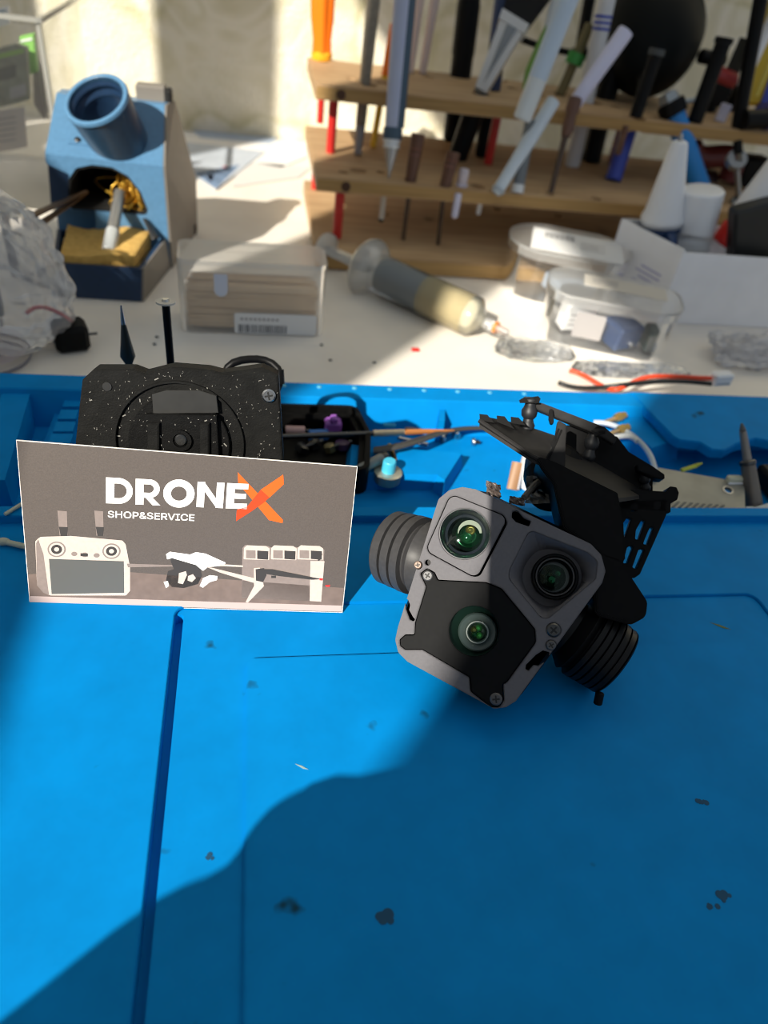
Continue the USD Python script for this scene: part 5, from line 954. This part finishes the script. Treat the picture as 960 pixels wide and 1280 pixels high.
small('tweezers', 'dark curved tweezers lying across the middle of the tray', 'tweezers', [('arm', tube(spline(pts), np.linspace(.0020, .0014, 24), 12, flat=.5), M('tweezer_grey', (.07, .07, .07), .4, .5)), ('arm', tube(spline([q + [0, .0016, -.0012] for q in pts]), np.linspace(.0018, .0010, 24), 12, flat=.45), m_dsteel)], pts[0])
for k, (p, q, r, m, lb) in enumerate([((487, 558), (500, 592), .0011, m_gold, 'brass stick leaning at the edge of the blue platform'), ((478, 530), (545, 541), .0008, M('stick_grey_brown', (.32, .25, .20), .5), 'thin grey-brown stick behind the probe'), ((500, 548), (535, 556), .0010, m_steel, 'thin silver pin lying before the tweezers')]):
    a, b = on(*p, .007 if k == 0 else .002), on(*q, .004 if k == 0 else .002); small('thin_stick', lb, 'stick', [('shaft', rod(a, b, r, 8), m), ('end', ball(a, r * 1.2, 1), m)], a)
for k, (x, y, dx) in enumerate([(552, 549, 6), (572, 546, -4), (590, 552, 10)]):
    p = on(x, y, .0014); q = on(x + dx, y - 7 + 8 * (k == 2), .0014); small('screw', ['left', 'middle', 'right'][k] + ' one of three tiny steel screws in the tray', 'screw', [('head', lathe(p, q - p, [(0, .0016), (.0010, .0018), (.0016, .0010)], 14), m_steel), ('thread', rod(p, q, .0008, 8), m_dsteel)], p)
p = Z(485, 592, -.0015); small('capped_pot', 'small metal disc pot with a light blue cap by the platform', 'pot', [('disc', lathe(p, (0, 0, 1), [(-.003, .0052), (.0002, .0056), (.001, .0054), (.0014, .0042)], 28), M('pot_metal', (.45, .44, .38), .3, .7)), ('cap', lathe(p + [0, 0, .0012], (0, 0, 1), [(0, .0027), (.0045, .0026), (.005, .0022)], 24), m_cyan)], p)
a, b = Z(448, 588, 0), Z(478, 572, .002); small('glass_vial', 'grey glass vial lying left of the blue-capped pot', 'vial', [('vial', rod(a, b, .0021), M('vial_grey', (.22, .24, .24), .25)), ('stopper', rod(b, b + (b - a) * .2, .0017), m_dsteel)], a)
p = on(486, 532, .002); small('cyan_piece', 'small cyan plastic piece near the back wall of the tray', 'piece', [('piece', cbox(p - [.003, .002, .002], p + [.003, .002, .002], .0006), m_cyan), ('lug', cbox(p + [.003, -.001, -.001], p + [.0045, .001, .001], .0003), m_cyan)], p)
a, b = Z(617, 501, .004), Z(668, 528, -.003); small('white_stick', 'thin white stick leaning behind the drone camera frame', 'stick', [('shaft', rod(a, b, .0009, 8), m_wp), ('tip', ball(a, .0010, 1), m_wp)], a)
c = on(664, 604); small('white_roll', 'white paper roll standing behind the drone camera', 'roll', [('roll', lathe(c, (0, 0, 1), [(0, .0062), (.0005, .0066), (.0150, .0066), (.0155, .0060), (.0154, .003)], 32), M('roll_white', (.80, .78, .72), .6)), ('core', lathe(c + [0, 0, .0152], (0, 0, 1), [(0, .0030), (.0006, .0026), (.0006, .0001)], 20), M('roll_core', (.45, .36, .27), .7))], c)
a, b = on(640, 612, .0015), on(647, 578, .010); small('brown_strip', 'brown and grey strip leaning beside the white roll', 'strip', [('strip', tube([a, b], .0022, 8, flat=.4), M('strip_brown', (.30, .16, .08), .5)), ('edge', tube([a + [.0022, 0, 0], b + [.0022, 0, 0]], .0009, 8), M('strip_grey', (.42, .42, .46), .5))], a)
w_ = [Z(742, 528, .002), Z(768, 532, .0035), Z(795, 548, .0042), Z(814, 572, .0045), Z(820, 598, .003)]
small('coax_cable', 'pale grey coax cable curving over the tray to two gold connectors', 'cable', [('cable', tube(spline(w_), .0011, 10), M('cable_pale', (.46, .52, .58), .45)), ('cable', tube(spline([Z(736, 542, .001), Z(760, 548, .002), Z(784, 545, .0035), Z(797, 552, .0042)]), .0012, 10), M('cable_white', (.62, .64, .64), .45))], w_[0])
for k, (x, y) in enumerate([(775, 521), (779, 536)]):
    p = Z(x, y, .0042); small('gold_connector', ['upper', 'lower'][k] + ' gold coax connector in the tray behind the camera frame', 'connector', [('nut', lathe(p, (.9, .25, .2), [(-.0025, .0020), (.0002, .0022), (.0010, .0017), (.003, .0014)], 6), m_gold), ('pin', rod(p - np.array([.9, .25, .2]) * .0025, p - np.array([.9, .25, .2]) * .0095, .0010, 8), M('pin_bronze', (.36, .26, .14), .4, .5))], p)
# grey metal plate, soldering tip and scraps in the right bay
e = [Z(808, 580, .0030), Z(931, 603, .0030), Z(932, 641, -.0015), Z(800, 640, -.0015)]
pn = unit(np.cross(e[1] - e[0], e[3] - e[0])); pn = pn if pn[2] > 0 else -pn
PLt = Plane(e[0], pn, e[1] - e[0]); pq2 = PLt.poly([(800, 580), (931, 603), (932, 641), (800, 640)]); hole_ = Point(*PLt.uv(910, 613)).buffer(.0016, 14)
mp_ = thing('metal_plate', 'grey translucent-looking metal plate with a hole lying at the front of the tray', 'plate', e[3])
obj('plate', extrude(rnd(pq2, .001).difference(hole_), PLt.w, -.0012, 0, .0003), M('plate_grey', (.27, .27, .24), .45, .35, var=.15, scale=90), mp_)
obj('knurl', [extrude(PLt.poly([(838 + k * 8, 627 + k * .6), (842 + k * 8, 627 + k * .6), (835 + k * 8, 634 + k * .4), (831 + k * 8, 634 + k * .4)]), PLt.w, 0, .0004) for k in range(9)], M('knurl_dark', (.10, .11, .11), .5), mp_); obj('hole_ring', extrude(hole_.buffer(.0005).difference(hole_), PLt.w, 0, .0003), m_steel, mp_)
a, b = Z(943, 634, -.004), Y(927, 529, .222); small('soldering_tip', 'slim grey soldering tip standing in the right bay of the tray', 'soldering tip', [('sleeve', rod(a, ext(a, b, .52), .0034, r2=.0028), M('tip_sleeve', (.17, .15, .13), .4, .6)), ('collar', rod(ext(a, b, .50), ext(a, b, .56), .0032), m_dsteel), ('shank', rod(ext(a, b, .55), ext(a, b, .90), .0018, r2=.0014), M('tip_shank', (.24, .22, .20), .4, .6)), ('point', rod(ext(a, b, .90), b, .0014, r2=.0005), m_dsteel)], a)
a, b = Z(852, 588, .002), Z(870, 582, .003); small('green_scrap', 'yellow-green plastic scrap behind the metal plate', 'scrap', [('strip', tube([a, b], .0011, 8, flat=.5), M('scrap_green', (.35, .42, .03), .5)), ('tail', tube([b, b + [.003, .001, .0005]], [.0009, .0004], 6), M('scrap_green', (.35, .42, .03), .5))], a)
p = Z(918, 600, .0034); small('cream_block', 'tiny cream plastic block on the edge of the metal plate', 'block', [('block', cbox(p - [.0035, .0015, .002], p + [.0035, .0015, .0018], .0006), M('block_cream', (.55, .55, .42), .5)), ('lip', cbox(p + [-.0035, -.002, -.001], p + [.0035, -.0015, 0], .0002), m_wp)], p)
p = on(985, 620); small('black_block', 'black rubber block in the right bay beside the soldering tip', 'block', [('block', cbox(p + [-.012, -.008, 0], p + [.016, .012, .009], .0015), m_blk), ('ridge', cbox(p + [-.010, -.009, .003], p + [.014, -.008, .006], .0004), m_blk2)], p)
a, b = Z(936, 640, -.001), Z(985, 626, .002); small('white_tie', 'white cable tie end lying before the soldering tip', 'cable tie', [('strap', tube([a, b], .0016, 8, flat=.4), M('tie_white', (.48, .52, .52), .5)), ('head', cbox(a - [.002, .0015, .001], a + [.002, .0015, .002], .0005), M('tie_white', (.48, .52, .52), .5))], a)
# upright rods behind the module, cable loop, sticks left of the card
def upright(px, py0, py1x, y): t = Y(px, py0, y); return np.array([t[0] + (py1x - 0) * 0, y, TF]), t
t_ = Y(151, 381, .228); b_ = np.array([Y(165, 470, .228)[0], .228, TF])
small('standing_probe', 'black probe with a fine tapered point standing behind the black housing', 'probe', [('shaft', rod(b_, ext(b_, t_, .60), .0013, r2=.0012), m_bk), ('grip', tube([ext(b_, t_, t) for t in (.60, .68, .72, .80, .90)], [.0012, .0013, .0025, .0017, .0008], 16), M('probe_green_black', (.016, .022, .020), .4)), ('point', rod(ext(b_, t_, .88), t_, .0009, r2=.0003), m_steel)], b_)
t_ = Y(207, 378, .228); b_ = np.array([Y(215, 470, .228)[0], .228, TF])
small('disc_mandrel', 'black rod with a small white cutting disc on top behind the black housing', 'tool', [('shaft', rod(b_, t_, .0013), m_bk), ('disc', lathe(t_, (0, .1, 1), [(-.0002, .0031), (.0004, .0031)], 28), M('disc_white', (.62, .58, .52), .6)), ('bolt', lathe(t_, (0, .1, 1), [(0, .0014), (.0012, .0010)], 12), m_steel)], b_)
lp = [Y(280, 470, .215), Y(288, 456, .216), Y(312, 449, .218), Y(338, 453, .218), Y(348, 462, .216), Y(349, 480, .214)]
lp = [np.array([lp[0][0] - .006, .214, TF])] + lp + [np.array([lp[-1][0] + .003, .213, TF])]
small('cable_loop', 'thin black cable looping up behind the black housing', 'cable', [('cable', tube(spline(lp, 48), .0013, 10), m_bk), ('strain_relief', tube([lp[-3], lp[-2]], .0019, 10), m_bk)], lp[0])
a, b = Z(4, 677, .0012), Z(45, 686, .0012); small('cotton_stick', 'pale cotton stick on the mat half hidden behind the card at the left', 'stick', [('shaft', rod(a, b, .0009, 10), M('stick_cream', (.50, .52, .42), .6)), ('tip', ball(a, .0013, 2, (1.6, 1, 1)), M('stick_cream', (.50, .52, .42), .6))], a)
a, b = Z(6, 643, .004), Z(40, 622, .004); small('glass_fibre_stick', 'thin pale stick lying over the tray rim at the left', 'stick', [('shaft', rod(a, b, .0006, 8), M('stick_cream', (.50, .52, .42), .6)), ('end', ball(b, .0009, 1), m_wp)], a)
# specks on the mat
g = np.random.default_rng(77); k = 0
for (x, y, s, lb, m) in [(485, 1148, .0028, 'dark smudge of dirt on the near part of the mat', 'd'), (878, 1003, .0016, 'small dark speck at the right of the mat', 'd'), (905, 1120, .0020, 'dark speck at the lower right of the mat', 'd'), (887, 1133, .0013, 'smaller dark speck beside the lower right one', 'd'), (262, 1071, .0012, 'black crumb on the shadow edge of the mat', 'd'), (377, 958, .0016, 'pale flake on the sunlit mat', 'l'), (900, 782, .003, 'yellowish smear in the corner of the work recess', 'y')]:
    c = Z(x, y, .00021 if x > 308 and y > 830 else -.00089); mm = {'d': M('dirt_dark', (.0, .055, .13), .8), 'l': M('flake_pale', (.30, .42, .42), .7), 'y': M('smear_olive', (.10, .14, .03), .7)}[m]
    pl_ = unary_union([Point(c[0] + g.normal(0, s * .4), c[1] + g.normal(0, s * .3)).buffer(s * g.uniform(.2, .5), 6) for _ in range(7)]) if m == 'd' else Polygon([(c[0] - s, c[1] + s * .5), (c[0], c[1] + s * .1), (c[0] + s, c[1] - s * .6), (c[0] + s * .2, c[1] - s * .4)])
    obj('mat_stain', extrude(pl_, Flat.w, c[2], c[2] + .00008), mm, None, label=lb, category='stain')

# ================================================================== the photographer's phone, hand and forearm (behind the lens, out of the picture; they shade the near mat)
m_phone = M('phone_black', (.02, .02, .02), .3); m_skin = M('skin', (.55, .33, .24), .5, var=.06, scale=60); m_sleeve = M('sleeve_cloth', (.03, .035, .05), .9, var=.15, scale=500)
ph = thing('smartphone', 'black smartphone held over the mat to take the picture', 'phone', EYE - fwd * .012)
PC = EYE - fwd * .010
def ph_pt(a, b, c=0): return PC + right * a + up * b + fwd * c
pq = rnd(sbox(-.054, -.134, .022, .022), .008)
obj('phone_body', extrude(pq, lambda u, v, o: ph_pt(u, v, o), -.0085, 0, .0008), m_phone, ph)
obj('phone_screen', extrude(pq.buffer(-.002), lambda u, v, o: ph_pt(u, v, o), -.0088, -.0084), M('phone_screen', (.01, .01, .012), .08), ph)
def caps(pts, r): return m3.Manifold.batch_hull([m3.Manifold.sphere(r_, 16).translate(tuple(map(float, p))) for p, r_ in zip(pts, r)])
def uw_to(u, w, t):
    u, w = u - .016, w + .004
    """point whose shadow coordinates are (u, w), at distance t up-sun from the plane through the origin"""
    ux = np.array([math.cos(AZ), -math.sin(AZ), 0]); wx = np.array([math.sin(AZ) * math.sin(EL), math.cos(AZ) * math.sin(EL), math.cos(EL)])
    return ux * u + wx * w - SUN * t
body = m3.Manifold()
wrist = uw_to(-.022, .004, .150); knuck = uw_to(-.005, .026, .128); elbow = uw_to(-.090, -.190, .30)
palm_c = uw_to(.008, .018, .122)
body = caps([wrist, knuck, palm_c], [.024, .021, .022])
body += caps([elbow, wrist], [.038, .025])
for k, (a_, b_) in enumerate([((-.016, .031), (.004, .046)), ((-.016, .023), (.010, .037)), ((-.015, .014), (.014, .027)), ((-.012, .006), (.018, .018))]):
    k0 = uw_to(a_[0] - .006, a_[1] - .012, .128); k1_ = uw_to(a_[0] - .0085, a_[1] + .004, .112); k2 = uw_to((a_[0] + b_[0]) / 2, b_[1] - .004, .104); k3 = uw_to(b_[0], b_[1] - .008, .104)
    body += caps([k0, k1_], [.0100, .0092]) + caps([k1_, k2], [.0092, .0085]) + caps([k2, k3], [.0085, .0075])
t0, t1, t2 = uw_to(-.020, .014, .142), uw_to(-.026, .031, .146), uw_to(-.010, .044, .142)
body += caps([t0, t1], [.0125, .0105]) + caps([t1, t2], [.0105, .0085])
bm = body.refine_to_length(.005).to_mesh(); hand = T(bm.vert_properties[:, :3], bm.tri_verts); hand.merge_vertices(); trimesh.smoothing.filter_taubin(hand, iterations=8)
pe = thing('person', 'photographer\'s arm in a dark sleeve holding the phone over the mat', 'person', wrist)
obj('arm_and_hand', hand, m_skin, pe, smooth=True)
d_ = unit(elbow - wrist); obj('sleeve', lathe(wrist + d_ * .035, d_, [(0, .0285), (.002, .0305), (.06, .037), (.17, .042), (.24, .048), (.36, .058), (.50, .070)], 32), m_sleeve, pe, smooth=40)
